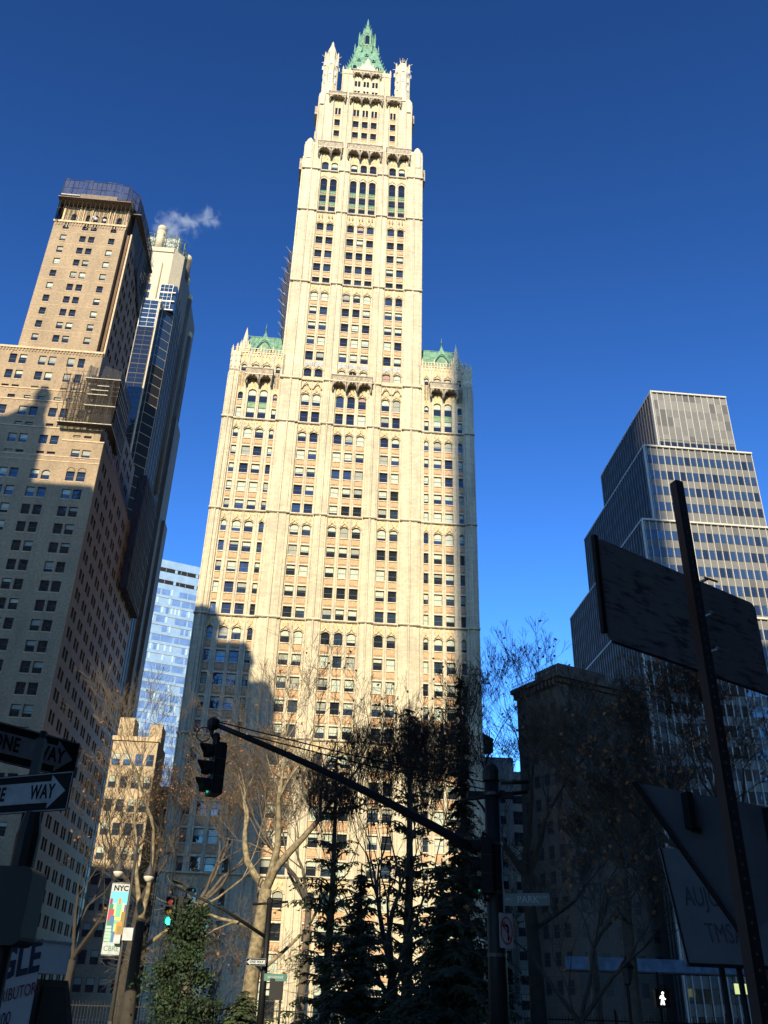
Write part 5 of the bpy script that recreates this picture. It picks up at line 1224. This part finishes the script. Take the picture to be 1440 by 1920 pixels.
# ---- big mast with the long arm (near)
def near_mast():
    x, y = 1.98, 15.5
    rt = root('traffic_mast', 'tall dark traffic signal mast with long arm reaching left across the gothic tower', 'traffic light', (x, y, .13))
    L = lambda p: Vector(p)-Vector((x, y, .13)); z0 = .13
    p = MB(); p.tube([(0, 0, 0), (0, 0, 5.05)], [.17, .125], 'black', 16); p.prism(0, 0, [(.26, 0), (.26, .12), (.2, .3), (.17, .6)], 'black', 12); p.prism(0, 0, [(.15, 5.0), (.15, 5.16), (.1, 5.26), (.0, 5.34)], 'black', 12)
    for z in (2.3, 3.2, 3.95, 4.75): p.prism(0, 0, [(.155, z), (.155, z+.05)], 'dark', 12)
    p.build('pole', rt)
    tip = L(at(400, 1357, 14.6)); att = Vector((-.1, 0, 3.78)); a = MB()
    pts = []
    for k in range(9):
        q = k/8; v = att.lerp(tip, q); v.z += .10*math.sin(math.pi*q); pts.append(v)
    a.tube(pts, [.085-.045*k/8 for k in range(9)], 'black', 10); a.prism(tip.x, tip.y, [(.07, tip.z-.09), (.1, tip.z-.05), (.1, tip.z+.06), (.05, tip.z+.1)], 'black', 10)
    a.tube([(0, 0, 4.0), (-.55, 0, 4.03), (-.75, 0, 3.98)], .03, 'black', 6); a.build('arm', rt)
    c = MB(); c.box(-.42, .35, -.05, .05, 4.72, 4.82, 'black'); c.tube([(-.52, -.08, 4.66), (.62, .1, 4.86)], .035, 'black', 6); c.tube([(.15, -.1, 4.95), (.62, -.1, 4.98)], .03, 'black', 6); c.build('crossbar', rt)
    w_ = MB()
    for q, zz in ((0, 4.98), (.16, 4.86)):
        A = Vector((-.1, 0, zz)); B = pts[8-int(q*10)]+Vector((0, 0, .05)); w_.tube([A, A.lerp(B, .5)+Vector((0, 0, -.05)), B], .012, 'black', 5)
    w_.build('guy_wire', rt)
    # hanging head at the tip
    c2 = L(at(391, 1441, 14.6)); hg = MB(); hg.tube([tip, (tip.x-.01, tip.y, tip.z-.18), (c2.x+.08, c2.y, c2.z+.45)], .035, 'black', 8); hg.prism(c2.x+.07, c2.y, [(.05, c2.z+.4), (.07, c2.z+.5), (.04, c2.z+.58)], 'black', 8)
    lp = [(tip.x-.03-.13*(1-math.cos(t))-.05, tip.y-.03, tip.z-.15-.11*math.sin(t)) for t in [k*math.pi/6-.9 for k in range(0, 13)]]
    lp = [(tip.x-.02-.11+.12*math.cos(R(30+k*30)), tip.y-.03, tip.z-.19+.12*math.sin(R(30+k*30))) for k in range(11)]
    hg.tube(lp, .011, 'black', 5); hg.build('hanger', rt)
    head(rt, (c2.x+.04, c2.y, c2.z), R(-62), .275, lit='gd')
    # side head on the pole and its brackets
    c3 = L(at(893, 1622, 15.3)); head(rt, (c3.x+.05, c3.y, c3.z), R(-84), .28, lit='gd'); b = MB()
    b.tube([(c3.x+.12, c3.y, c3.z+.5), (-.12, 0, c3.z+.5)], .025, 'black', 6); b.tube([(c3.x+.12, c3.y, c3.z-.5), (-.12, 0, c3.z-.5)], .025, 'black', 6); b.tube([(c3.x+.12, c3.y, c3.z+.5), (c3.x+.12, c3.y, c3.z-.5)], .02, 'black', 6); b.build('bracket', rt)
    # signs carried on the pole
    loc, rz = plate(None, (2.1, 15.33, 3.335), R(-20.4), .72, .185); s_ = root('street_name_sign', 'dark street name plate reading PARK on the right of the near mast', 'street sign', loc, rz)
    m = MB(); m.poly(rrect(.72, .185, .015), 0, .005, 'signk2'); m.build('panel', s_); put_text('PARK', .145, 'signw2', s_, (.02, -.004, -.005), ext=.001, bold=.001, name='lettering'); put_text('ROW', .06, 'signw2', s_, (.26, -.004, .03), ext=.001); put_text('NYC', .06, 'signw2', s_, (-.28, -.004, .0), ext=.001)
    s_ = root('street_name_sign', 'small dark street name plate on the left of the near mast above the bracket', 'street sign', (1.73, 15.28, 3.47), R(30)); m = MB(); m.poly(rrect(.42, .2, .015), 0, .005, 'signk2'); m.build('panel', s_); put_text('CENTRE ST', .06, 'signw2', s_, (0, -.004, 0), ext=.001)
    loc, rz = plate(None, (2.0, 15.28, 3.05), R(42.7), .34, .50); s_ = root('no_left_turn_sign', 'white no left turn sign with red ring and black arrow on the near mast', 'traffic sign', loc, rz)
    m = MB(); m.poly(rrect(.34, .5, .03), 0, .004, 'signw'); m.build('panel', s_); g = MB()
    def ring(rx, rz_, t, n=28):
        for k in range(n):
            a0, a1 = 2*math.pi*k/n, 2*math.pi*(k+1)/n
            g.add([(rx*math.cos(a0), -.004, rz_*math.sin(a0)), (rx*math.cos(a1), -.004, rz_*math.sin(a1)), ((rx-t)*math.cos(a1), -.004, (rz_-t)*math.sin(a1)), ((rx-t)*math.cos(a0), -.004, (rz_-t)*math.sin(a0))], [(0, 1, 2, 3)], 'signr')
    ring(.15, .205, .028); g.poly([(-.1, .15), (-.125, .13), (.095, -.16), (.12, -.14)][::-1], -.006, -.004, 'signr'); g.build('red_ring', s_)
    a2 = MB(); a2.poly([(.02, -.14), (.055, -.14), (.055, .06), (.03, .09), (-.04, .09), (-.04, .13), (-.11, .07), (-.04, .02), (-.04, .055), (.01, .055), (.02, .045)], -.0035, -.001, 'signk'); a2.build('arrow', s_)
M['signk2'] = plain('dim sign panel', (.010, .016, .018), .5); M['signw2'] = plain('dim sign lettering', (.14, .15, .15), .5)
near_mast()
# ---- far mast
def far_mast():
    x, y = -4.24, 40.0
    rt = root('traffic_mast', 'small far dark traffic mast with an arm to a lit green signal on the left', 'traffic light', (x, y, .14))
    L = lambda p: Vector(p)-Vector((x, y, .14)); p = MB(); p.tube([(0, 0, 0), (0, 0, 5.4)], [.15, .11], 'black', 12); p.prism(0, 0, [(.22, 0), (.2, .4), (.15, .6)], 'black', 10); p.prism(0, 0, [(.13, 5.35), (.13, 5.5), (.0, 5.6)], 'black', 10); p.build('pole', rt)
    tip = L(at(330, 1663, 39.0)); a = MB(); att = Vector((0, 0, 4.05)); a.tube([att, att.lerp(tip, .5)+Vector((0, 0, .15)), tip], [.08, .06, .04], 'black', 8); a.build('arm', rt)
    c = MB(); c.tube([(-.7, 0, 5.28), (.75, 0, 5.42)], .05, 'black', 6); c.build('crossbar', rt)
    c1 = L(at(319, 1708, 38.9)); hg = MB(); hg.tube([tip, (tip.x-.2, tip.y, tip.z-.1), (c1.x, c1.y+.2, c1.z+.62)], .03, 'black', 6); hg.build('hanger', rt); head(rt, c1, R(-12), .36, lit='g')
    c2 = L(at(345, 1709, 39.2)); h2 = head(rt, c2, R(80), .36, lit='gd')
    pb = MB(); q = L(at(516, 1856, 39.9)); pb.box(q.x-.22, q.x+.3, q.y-.15, q.y+.15, q.z-.35, q.z+.4, 'black'); pb.tube([(0, 0, q.z), (q.x, q.y, q.z)], .03, 'black', 6); pb.build('pedestrian_head', rt)
    oneway('small one way sign with white arrow pointing left on the far mast', (-4.95, 39.6, 3.42), R(-10), .82, .27, True, group='one way arrow signs')
    s_ = root('street_name_sign', 'small green street name plate on the far mast under the white arrow sign', 'street sign', (-3.75, 39.75, 2.77), R(-6)); m = MB(); m.poly(rrect(.92, .26, .02), 0, .01, 'signg'); m.build('panel', s_); put_text('BROADWAY', .13, 'signw', s_, (0, -.003, 0), ext=.001, sx=.85)
far_mast()
# ---- lamp with a banner
def lamp_banner():
    x, y = -9.3, 37.0
    rt = root('street_lamp', 'twin street lamp on a slim pole with two hanging bowls beside the banner', 'street lamp', (x, y, .14))
    p = MB(); p.tube([(0, 0, 0), (0, 0, 3.5), (0, 0, 7.3)], [.085, .065, .05], 'dark', 10); p.prism(0, 0, [(.2, 0), (.2, .3), (.12, .7), (.09, 1.0)], 'dark', 10); p.build('pole', rt)
    for sx, px, py in ((-1, 222, 1636), (1, 279, 1645)):
        q = at(px, py, 37.0)-Vector((x, y, .14)); a = MB(); a.tube([(0, 0, 6.9), (q.x*.4, 0, 7.25), (q.x*.85, 0, 7.1), (q.x, 0, q.z+.55)], .03, 'dark', 6); a.build('bracket', rt)
        l = MB(); l.prism(q.x, 0, [(.03, q.z+.55), (.07, q.z+.4), (.2, q.z+.12), (.22, q.z+.04)], 'dark', 12, smooth=True); lo = l.build('lamp_shade', rt)
        g = MB(); g.prism(q.x, 0, [(.20, q.z+.04), (.19, q.z-.04), (.12, q.z-.14), (.02, q.z-.18)], 'lampg', 12, smooth=True); g.build('bulb_glass', lo)
    b = MB(); b.box(.0, .38, -.2, .1, 3.62, 4.05, 'signw'); b.box(-.3, -.05, -.25, .0, 3.5, 3.8, 'signw'); b.build('camera_box', rt)
    phi = R(12); w, h = .72, 2.45; TL = at(211, 1656, 36.9); c = TL+Vector((math.cos(phi)*w/2, math.sin(phi)*w/2, -h/2))
    s_ = root('street_banner', 'tall colourful street banner with NYC at its top and CBRE at its foot', 'banner', (c.x, c.y, c.z), phi)
    m = MB(); m.box(-w/2, w/2, 0, .01, -h/2, h/2, 'signw'); m.build('cloth', s_)
    ar = MB(); cols = dict(sky=(.12, .42, .55), teal=(.12, .40, .30), yel=(.62, .62, .14), red=(.32, .05, .07), mar=(.20, .03, .10), grn=(.03, .18, .10), blu=(.06, .12, .28), brn=(.22, .15, .05), orn=(.55, .20, .04), mint=(.35, .55, .38), pur=(.12, .07, .16))
    for k, v in cols.items(): M['b_'+k] = plain('banner ink '+k, v, .7)
    def bx(x0, x1, z0, z1, k, d): ar.box(x0*w, x1*w, -.001*d-.001, 0, z0*h, z1*h, 'b_'+k)
    bx(-.47, .47, .10, .385, 'sky', 1); bx(-.47, .47, -.33, .14, 'teal', 1.5); bx(-.30, .36, .06, .22, 'mint', 2); bx(-.2, .3, -.02, .12, 'yel', 3)
    bx(-.10, .16, .02, .22, 'teal', 4); bx(-.03, .09, .2, .29, 'orn', 5); bx(-.47, -.34, .1, .28, 'mar', 5); bx(-.47, -.26, .0, .2, 'grn', 6); bx(-.47, -.18, -.1, .13, 'red', 7); bx(-.36, -.12, -.2, .04, 'blu', 8); bx(-.47, -.3, -.33, -.04, 'grn', 9)
    bx(.3, .47, -.05, .2, 'pur', 5); bx(.2, .47, -.2, .1, 'brn', 6); bx(.02, .3, -.33, -.04, 'orn', 7); bx(.1, .47, -.33, -.1, 'brn', 8); bx(.28, .47, -.33, -.22, 'mar', 9); bx(-.14, .02, -.33, -.18, 'blu', 9); bx(-.06, .02, -.33, -.08, 'yel', 8.5)
    for k in range(5): bx(-.46, -.20+.02*(k % 2), -.32+.045*k, -.285+.045*k, 'mint', 11)
    ar.build('artwork', s_); put_text('NYC', .26, 'signk', s_, (0, -.002, .43*h), ext=.001, bold=.008); put_text('CBRE', .26, 'b_grn', s_, (-.03, -.002, -.42*h), ext=.001, sx=.9)
    r = MB(); r.tube([(-w/2, .02, h/2+.03), (w/2+.1, .02, h/2+.03)], .015, 'galv', 6); r.tube([(-w/2, .02, -h/2-.03), (w/2+.1, .02, -h/2-.03)], .015, 'galv', 6); r.build('banner_rod', s_)
lamp_banner()
# ---- near left: post with two one way signs, pedestrian signal
def left_post():
    rt = root('sign_post', 'dark steel post at the far left carrying two large one way signs', 'sign post', (-2.60, 6.9, .13))
    m = MB(); m.tube([(0, 0, 0), (0, 0, 3.32)], .026, 'black', 8); m.build('post', rt)
    b = MB(); b.box(-.032, .032, -.03, .03, 2.9, 3.26, 'black'); b.build('bracket', rt)
    oneway('upper large one way sign at the left edge, arrow pointing right', (-3.36, 6.84, 3.60), R(52), 1.24, .31, tsz=.52, txt='ONE    WAY', tx=.64, off=-.11, sheet='signd')
    oneway('lower large one way sign at the left edge, arrow pointing right, just under the other', (-3.045, 6.80, 3.045), R(-24), 1.0, .272, tsz=.50, txt='ONE        WAY', tx=.64, off=-.035, sheet='signd')
    p = at(22, 1700, 6.0); r2 = root('pedestrian_signal', 'black pedestrian signal housing seen from behind at the left edge', 'pedestrian signal', (p.x-.05, p.y, .13)); z = p.z-.13
    h = MB(); h.poly([(x, q+z) for x, q in rrect(.36, .44, .05)], -.12, .16, 'black'); h.build('housing', r2)
    l = MB(); l.tube([(.06, 0, 0), (.06, 0, z+.48)], .05, 'black', 10); l.build('post', r2); c = MB(); c.prism(.06, 0, [(.07, z+.2), (.075, z+.42), (.05, z+.56)], 'black', 10); c.build('bracket', r2)
left_post()
# ---- box truck at the lower left
def box_truck():
    phi = R(58); e = Vector((math.cos(phi), math.sin(phi), 0)); A = at(135, 1766, 16.0); Ltot = 5.4
    rt0 = A-e*Ltot; rt = root('box_truck', 'white box truck with EAGLE DISTRIBUTORS lettering cut off by the left edge', 'truck', (rt0.x, rt0.y, .0), phi)
    H = A.z; M['trk'] = plain('white truck box', (.42, .45, .50), .5, var=.08, vs=1.0); M['trkd'] = plain('dark cab paint', (.02, .022, .028), .35, coat=.4)
    b = MB(); b.poly([(0, .62), (Ltot-.55, .62), (Ltot-.55, H-.47), (Ltot, H-.47), (Ltot, H), (0, H)], 0, 2.0, 'trk'); bo = b.build('cargo_box', rt)
    r = MB(); r.box(0, Ltot, -.015, 0, H-.05, H-.015, 'galv'); r.box(0, Ltot-.55, -.02, 0, .62, .67, 'galv'); r.build('rail', bo)
    c = MB(); c.poly([(Ltot-.5, .4), (Ltot+1.0, .4), (Ltot+1.0, 1.0), (Ltot+.5, 1.2), (Ltot+.2, H-.55), (Ltot-.5, H-.55)], .15, 1.85, 'trkd'); co = c.build('cab', rt)
    w_ = MB(); w_.poly([(Ltot-.3, 1.2), (Ltot+.35, 1.2), (Ltot+.14, H-.65), (Ltot-.3, H-.65)], .13, .16, 'glassd'); w_.build('window', co)
    for i, x in enumerate((1.2, Ltot+.4)):
        for y in (.12, 1.65):
            t = MB(); n = 18
            t.add([(x+.34*math.cos(2*math.pi*k/n), y, .34+.34*math.sin(2*math.pi*k/n)) for k in range(n)]+[(x+.34*math.cos(2*math.pi*k/n), y+.22, .34+.34*math.sin(2*math.pi*k/n)) for k in range(n)], [tuple(range(n)), tuple(range(2*n-1, n-1, -1))]+[(k, k+n, (k+1) % n+n, (k+1) % n) for k in range(n)], 'black'); to = t.build('wheel', rt)
    ch = MB(); ch.box(.2, Ltot+.2, .4, 1.6, .32, .62, 'black'); ch.build('chassis', rt)
    M['navy'] = plain('navy lettering', (.008, .012, .05), .5); M['redl'] = plain('dark red lettering', (.16, .02, .03), .5)
    sl_ = R(-13)
    put_text('EAGLE', .60, 'navy', rt, (Ltot-1.22, -.004, H-.40), rot=sl_, ext=.001, shear=.22, sx=.74, bold=.02)
    put_text('DISTRIBUTORS', .24, 'redl', rt, (Ltot-.98, -.004, H-.78), rot=sl_, ext=.001, shear=.2, sx=.64)
    put_text('9300', .25, 'navy', rt, (Ltot-1.08, -.004, H-1.12), rot=sl_*.9, ext=.001, shear=.2, sx=.7)
box_truck()
# ---- near right: perforated post with sign backs
def onpl(px, py, P0, phi):
    d = ray(px, py); n = Vector((-math.sin(phi), math.cos(phi), 0)); o = Vector((0, 0, EYE)); t = (Vector(P0)-o).dot(n)/d.dot(n); p = o+d*t
    e = Vector((math.cos(phi), math.sin(phi), 0)); return ((p-Vector(P0)).dot(e), p.z)
def backm():
    a = NT('scratched aluminium sign back'); tc = a.n('ShaderNodeTexCoord'); mp = a.n('ShaderNodeMapping'); mp.inputs['Scale'].default_value = (4.5, 4.5, 32); mp.inputs['Rotation'].default_value = (0, .12, 0)
    nz = a.n('ShaderNodeTexNoise'); nz.inputs['Scale'].default_value = 1.3; nz.inputs['Detail'].default_value = 6; nz.inputs['Roughness'].default_value = .7; a.l(tc.outputs['Object'], mp.inputs[0]); a.l(mp.outputs[0], nz.inputs[0])
    n2 = a.n('ShaderNodeTexNoise'); n2.inputs['Scale'].default_value = 7; n2.inputs['Detail'].default_value = 4; a.l(tc.outputs['Object'], n2.inputs[0])
    ad = a.n('ShaderNodeMath', operation='MULTIPLY_ADD'); a.l(n2.outputs[0], ad.inputs[0]); ad.inputs[1].default_value = .55; a.l(nz.outputs[0], ad.inputs[2])
    cr = a.n('ShaderNodeValToRGB'); cr.color_ramp.elements[0].position = .60; cr.color_ramp.elements[0].color = (.17, .185, .205, 1); cr.color_ramp.elements[1].position = .92; cr.color_ramp.elements[1].color = (.035, .042, .055, 1)
    e_ = cr.color_ramp.elements.new(.80); e_.color = (.145, .16, .18, 1)
    a.l(ad.outputs[0], cr.inputs[0]); a.l(cr.outputs[0], a.p.inputs['Base Color']); a.p.inputs['Roughness'].default_value = .6; a.p.inputs['Metallic'].default_value = .3
    return a.m
M['back'] = backm(); M['backp'] = plain('dull sign back', (.085, .097, .115), .75, var=.25, vs=3)
def right_post():
    A, B = at(1268, 905, 3.95), at(1420, 1850, 3.25); d = (B-A).normalized(); G = A+d*((.13-A.z)/d.z)
    rt = root('perforated_sign_post', 'tall perforated square steel post rising close by at the right edge', 'sign post', (G.x, G.y, .13), R(20))
    P = rt.matrix_world.inverted() if False else Matrix.Translation(Vector((G.x, G.y, .13))) @ Matrix.Rotation(R(20), 4, 'Z'); inv = P.inverted()
    a, g = inv @ A, inv @ G; r = .0235; m = MB()
    vs = [(c.x+sx*r, c.y+sy*r, c.z) for c in (g, a) for sx, sy in ((-1, -1), (1, -1), (1, 1), (-1, 1))]
    m.add(vs, [(3, 2, 1, 0), (0, 1, 5, 4), (1, 2, 6, 5), (2, 3, 7, 6), (3, 0, 4, 7)], 'postm'); m.build('post', rt)
    h = MB(); n = int((a-g).length/.0508)
    for k in range(n):
        c = g.lerp(a, (k+.5)/n)
        h.prism(0, 0, [(.0055, 0), (.0055, .0012)], 'holem', 8); b = 16
        for i in range(b):
            x, y, z = h.v[-b+i]; h.v[-b+i] = (c.x+r+z, c.y+x, c.z+y)
        h.prism(0, 0, [(.0055, 0), (.0055, .0012)], 'holem', 8)
        for i in range(b):
            x, y, z = h.v[-b+i]; h.v[-b+i] = (c.x+x, c.y-r-z, c.z+y)
    h.build('hole_row', rt, stuff=True)
    # arrow sign seen from behind
    TL = at(1118, 1007, 4.05); phi = R(35); w, hh = 1.36, .56
    c, rz = plate(None, TL, phi, w, hh); s_ = root('arrow_board', 'scratched grey back of a wide sign mounted high on the perforated post', 'sign', c, rz)
    m = MB(); m.poly(rrect(w, hh, .045, 5), 0, .005, 'back'); m.build('panel', s_); f = MB(); f.box(-w/2-.022, -w/2+.004, -.006, .016, -hh/2+.03, hh/2+.008, 'black'); f.box(-w/2+.04, w/2-.04, -.004, .008, -hh/2-.008, -hh/2, 'black'); f.build('edge_flange', s_)
    for z in (.2, .0, -.2):
        bo = MB(); bo.tube([(.03, -.14, z), (.03, .0, z)], .008, 'galv', 6); bo.tube([(.0, -.142, z), (.10, -.15, z)], .006, 'galv', 5); bo.build('bolt', s_)
    # triangular sign back lower down
    p_ = at(1330, 1600, 4.15); P0 = (p_.x, p_.y, p_.z); ph = R(24); q = [onpl(px, py, P0, ph) for px, py in ((1190, 1467), (1400, 1764), (1620, 1546))]
    s2_ = root('triangular_sign', 'plain grey back of a triangular sign low on the perforated post', 'sign', (P0[0], P0[1], q[1][1]), ph); zb = q[1][1]
    m = MB(); m.poly([(x, z-zb) for x, z in q], 0, .003, 'backp'); m.build('panel', s2_)
    f = MB(); x0, z0 = q[0]; x1, z1 = q[1]; f.add([(x0-.008, -.024, z0-zb+.004), (x1-.008, -.024, z1-zb-.008), (x1+.012, -.0, z1-zb), (x0+.024, 0, z0-zb), (x0-.008, .012, z0-zb), (x1-.008, .012, z1-zb)], [(0, 1, 2, 3), (0, 4, 5, 1)], 'black'); f.build('edge_flange', s2_)
    k = MB()
    for a_, b_ in (((1276, 1487), (1296, 1556)), ((1428, 1516), (1452, 1590))):
        k = MB(); u0, za = onpl(*a_, P0, ph); u1, zb_ = onpl(*b_, P0, ph); k.box(u0, u1, -.04, 0, zb_-zb, za-zb, 'black'); k.box(u1, u1+.04, -.02, 0, zb_-zb-.008, zb_-zb+.012, 'black'); k.build('clamp', s2_)
    # board on legs further off
    TL = at(1238, 1590, 6.0); ph = R(9); w, hh = .93, .655; r_ = root('sign_board', 'grey board with faint dark lettering standing on thin legs behind the triangular sign', 'sign board', (TL.x+math.cos(ph)*w/2, TL.y+math.sin(ph)*w/2, .13), ph)
    z1 = TL.z-.13; m = MB(); lean_ = .09; m.add([(-w/2, 0, z1), (w/2, 0, z1), (w/2, 0, z1-hh), (-w/2+lean_, 0, z1-hh), (-w/2, .02, z1), (w/2, .02, z1), (w/2, .02, z1-hh), (-w/2+lean_, .02, z1-hh)], [(3, 2, 1, 0), (4, 5, 6, 7), (0, 1, 5, 4), (1, 2, 6, 5), (2, 3, 7, 6), (3, 0, 4, 7)], 'boardm'); m.build('panel', r_)
    e_ = MB(); e_.box(-w/2+lean_, w/2, -.005, .025, z1-hh-.02, z1-hh, 'black'); e_.add([(-w/2-.008, -.006, z1), (-w/2+.004, -.006, z1), (-w/2+lean_+.004, -.006, z1-hh), (-w/2+lean_-.008, -.006, z1-hh)], [(0, 1, 2, 3)], 'black'); e_.build('edge_strip', r_)
    put_text('AUJO', .16, 'signk3', r_, (-.22, -.003, z1-.285), ext=.001, sx=.62, shear=-.2); put_text('TMSA', .16, 'signk3', r_, (-.10, -.003, z1-.49), ext=.001, sx=.62, shear=-.25)
    for x in (-.1, .015, .135, .3): l = MB(); l.tube([(x, .04, 0), (x-.04, .04, z1-hh)], .02, 'black', 6); l.build('leg', r_)
M['holem'] = plain('hole shade grey', (.05, .05, .055), .8); M['postm'] = plain('dark painted post', (.007, .0075, .009), .5, spec=.3, var=.3, vs=30); M['boardm'] = plain('grey board', (.085, .095, .11), .8, var=.15, vs=5); M['signk3'] = plain('faint dark lettering', (.035, .037, .05), .8)
right_post()
# ---- walking man signal, park lantern, fence, sidewalk shed, shop light
def small_things():
    p = at(1242, 1872, 38.0); rt = root('pedestrian_signal', 'pedestrian signal showing a lit white walking figure at the lower right', 'pedestrian signal', (p.x, p.y, .13)); z = p.z-.13
    b = MB(); b.box(-.27, .27, 0, .2, z-.3, z+.3, 'black'); b.box(-.29, .29, -.16, 0, z+.28, z+.31, 'black'); b.box(-.29, -.27, -.16, 0, z-.28, z+.28, 'black'); b.box(.27, .29, -.16, 0, z-.28, z+.28, 'black'); b.build('housing', rt)
    M['walk'] = plain('lit walking figure', (.6, .6, .6), .5, emit=(1, .97, .95), es=1.6); f = MB(); y0, y1 = -.02, -.001
    f.poly([(x*.9, q*.95+z) for x, q in [(-.02, .12), (.05, .13), (.07, .03), (.14, -.02), (.11, -.05), (.05, -.01), (.045, -.04), (.08, -.22), (.03, -.23), (.0, -.08), (-.05, -.23), (-.10, -.22), (-.05, -.03), (-.05, .03), (-.11, -.02), (-.12, .0), (-.08, .08)]][::-1], y0, y1, 'walk')
    f.poly([(.03+.045*math.cos(a*math.pi/5), z+.18+.045*math.sin(a*math.pi/5)) for a in range(10)], y0, y1, 'walk'); f.build('walking_figure', rt)
    o = MB(); o.tube([(.0, .35, 0), (.0, .35, z+.9)], .06, 'black', 8); o.tube([(0, .1, z), (0, .35, z)], .03, 'black', 6); o.build('post', rt)
    p = at(1175, 1828, 26.0); rt = root('park_lantern', 'dark park lantern with a pointed cap before the dark flank of the stepped tower', 'street lamp', (p.x, p.y, .14)); z = p.z-.14
    m = MB(); m.prism(0, 0, [(.2, 0), (.16, .3), (.08, .6), (.05, 1), (.045, z-.25), (.09, z-.2)], 'black', 10); m.build('post', rt); m = MB(); m.prism(0, 0, [(.10, z-.2), (.19, z+.15)], 'lampd', 6); m.build('lamp_glass', rt); m = MB(); m.prism(0, 0, [(.21, z+.15), (.2, z+.2), (.1, z+.32), (.02, z+.36), (.03, z+.4), (.0, z+.48)], 'black', 6); m.build('cap', rt)
    f = root('park_fence', 'low black iron park fence running between the tree trunks at the bottom', 'fence', (2, 45.5, .14)); r = MB(); r.box(-26, 34, -.02, .02, .25, .30, 'black'); r.box(-26, 34, -.02, .02, 1.45, 1.5, 'black'); r.build('rail', f)
    pk = MB()
    for k in range(430): x = -26+k*.14; pk.box(x-.011, x+.011, -.011, .011, .05, 1.62+.05*(k % 2), 'black')
    pk.build('picket', f, stuff=True)
    for k in range(13): q = MB(); q.box(-26+5*k-.05, -26+5*k+.05, -.05, .05, 0, 1.8, 'black'); q.prism(-26+5*k, 0, [(.07, 1.8), (.07, 1.86), (.0, 1.98)], 'black', 8); q.build('fence_post', f)
    A = at(1060, 1806, 121); s_ = root('sidewalk_shed', 'blue and white sidewalk shed along the foot of the stepped tower', 'sidewalk shed', (A.x, A.y, .13), TH)
    p = MB()
    for k in range(22):
        p.box(k*2.44+.02, k*2.44+2.42, 0, .06, 6.9, 8.3, 'shedb'); 
    p.box(0, 54, .06, 3.2, 6.75, 6.9, 'plankd'); p.build('parapet', s_)
    for k in range(19): q = MB(); q.tube([(k*3, .3, 0), (k*3, .3, 6.8)], .07, 'dark', 6); q.build('leg', s_)
    B = at(1400, 1853, 128); t = root('shop_sign', 'small lit yellow green shop sign under the sidewalk shed at the right', 'shop sign', (B.x, B.y, B.z), TH); M['shopl'] = plain('lit shop sign', (.5, .55, .25), .5, emit=(.75, .85, .35), es=.55); q = MB(); q.box(-1.6, 2.0, 0, .3, -.7, .5, 'shopl'); q.build('light_box', t); q = MB(); q.box(-1.8, 2.2, .05, .4, .5, .62, 'dark'); q.box(-1.8, 2.2, .05, .4, -.82, -.7, 'dark'); q.build('frame', t)
M['lampd'] = plain('dim lantern glass', (.05, .05, .05), .3); M['shedb'] = plain('pale blue shed panel', (.075, .115, .17), .7, var=.4, vs=.8)
small_things()
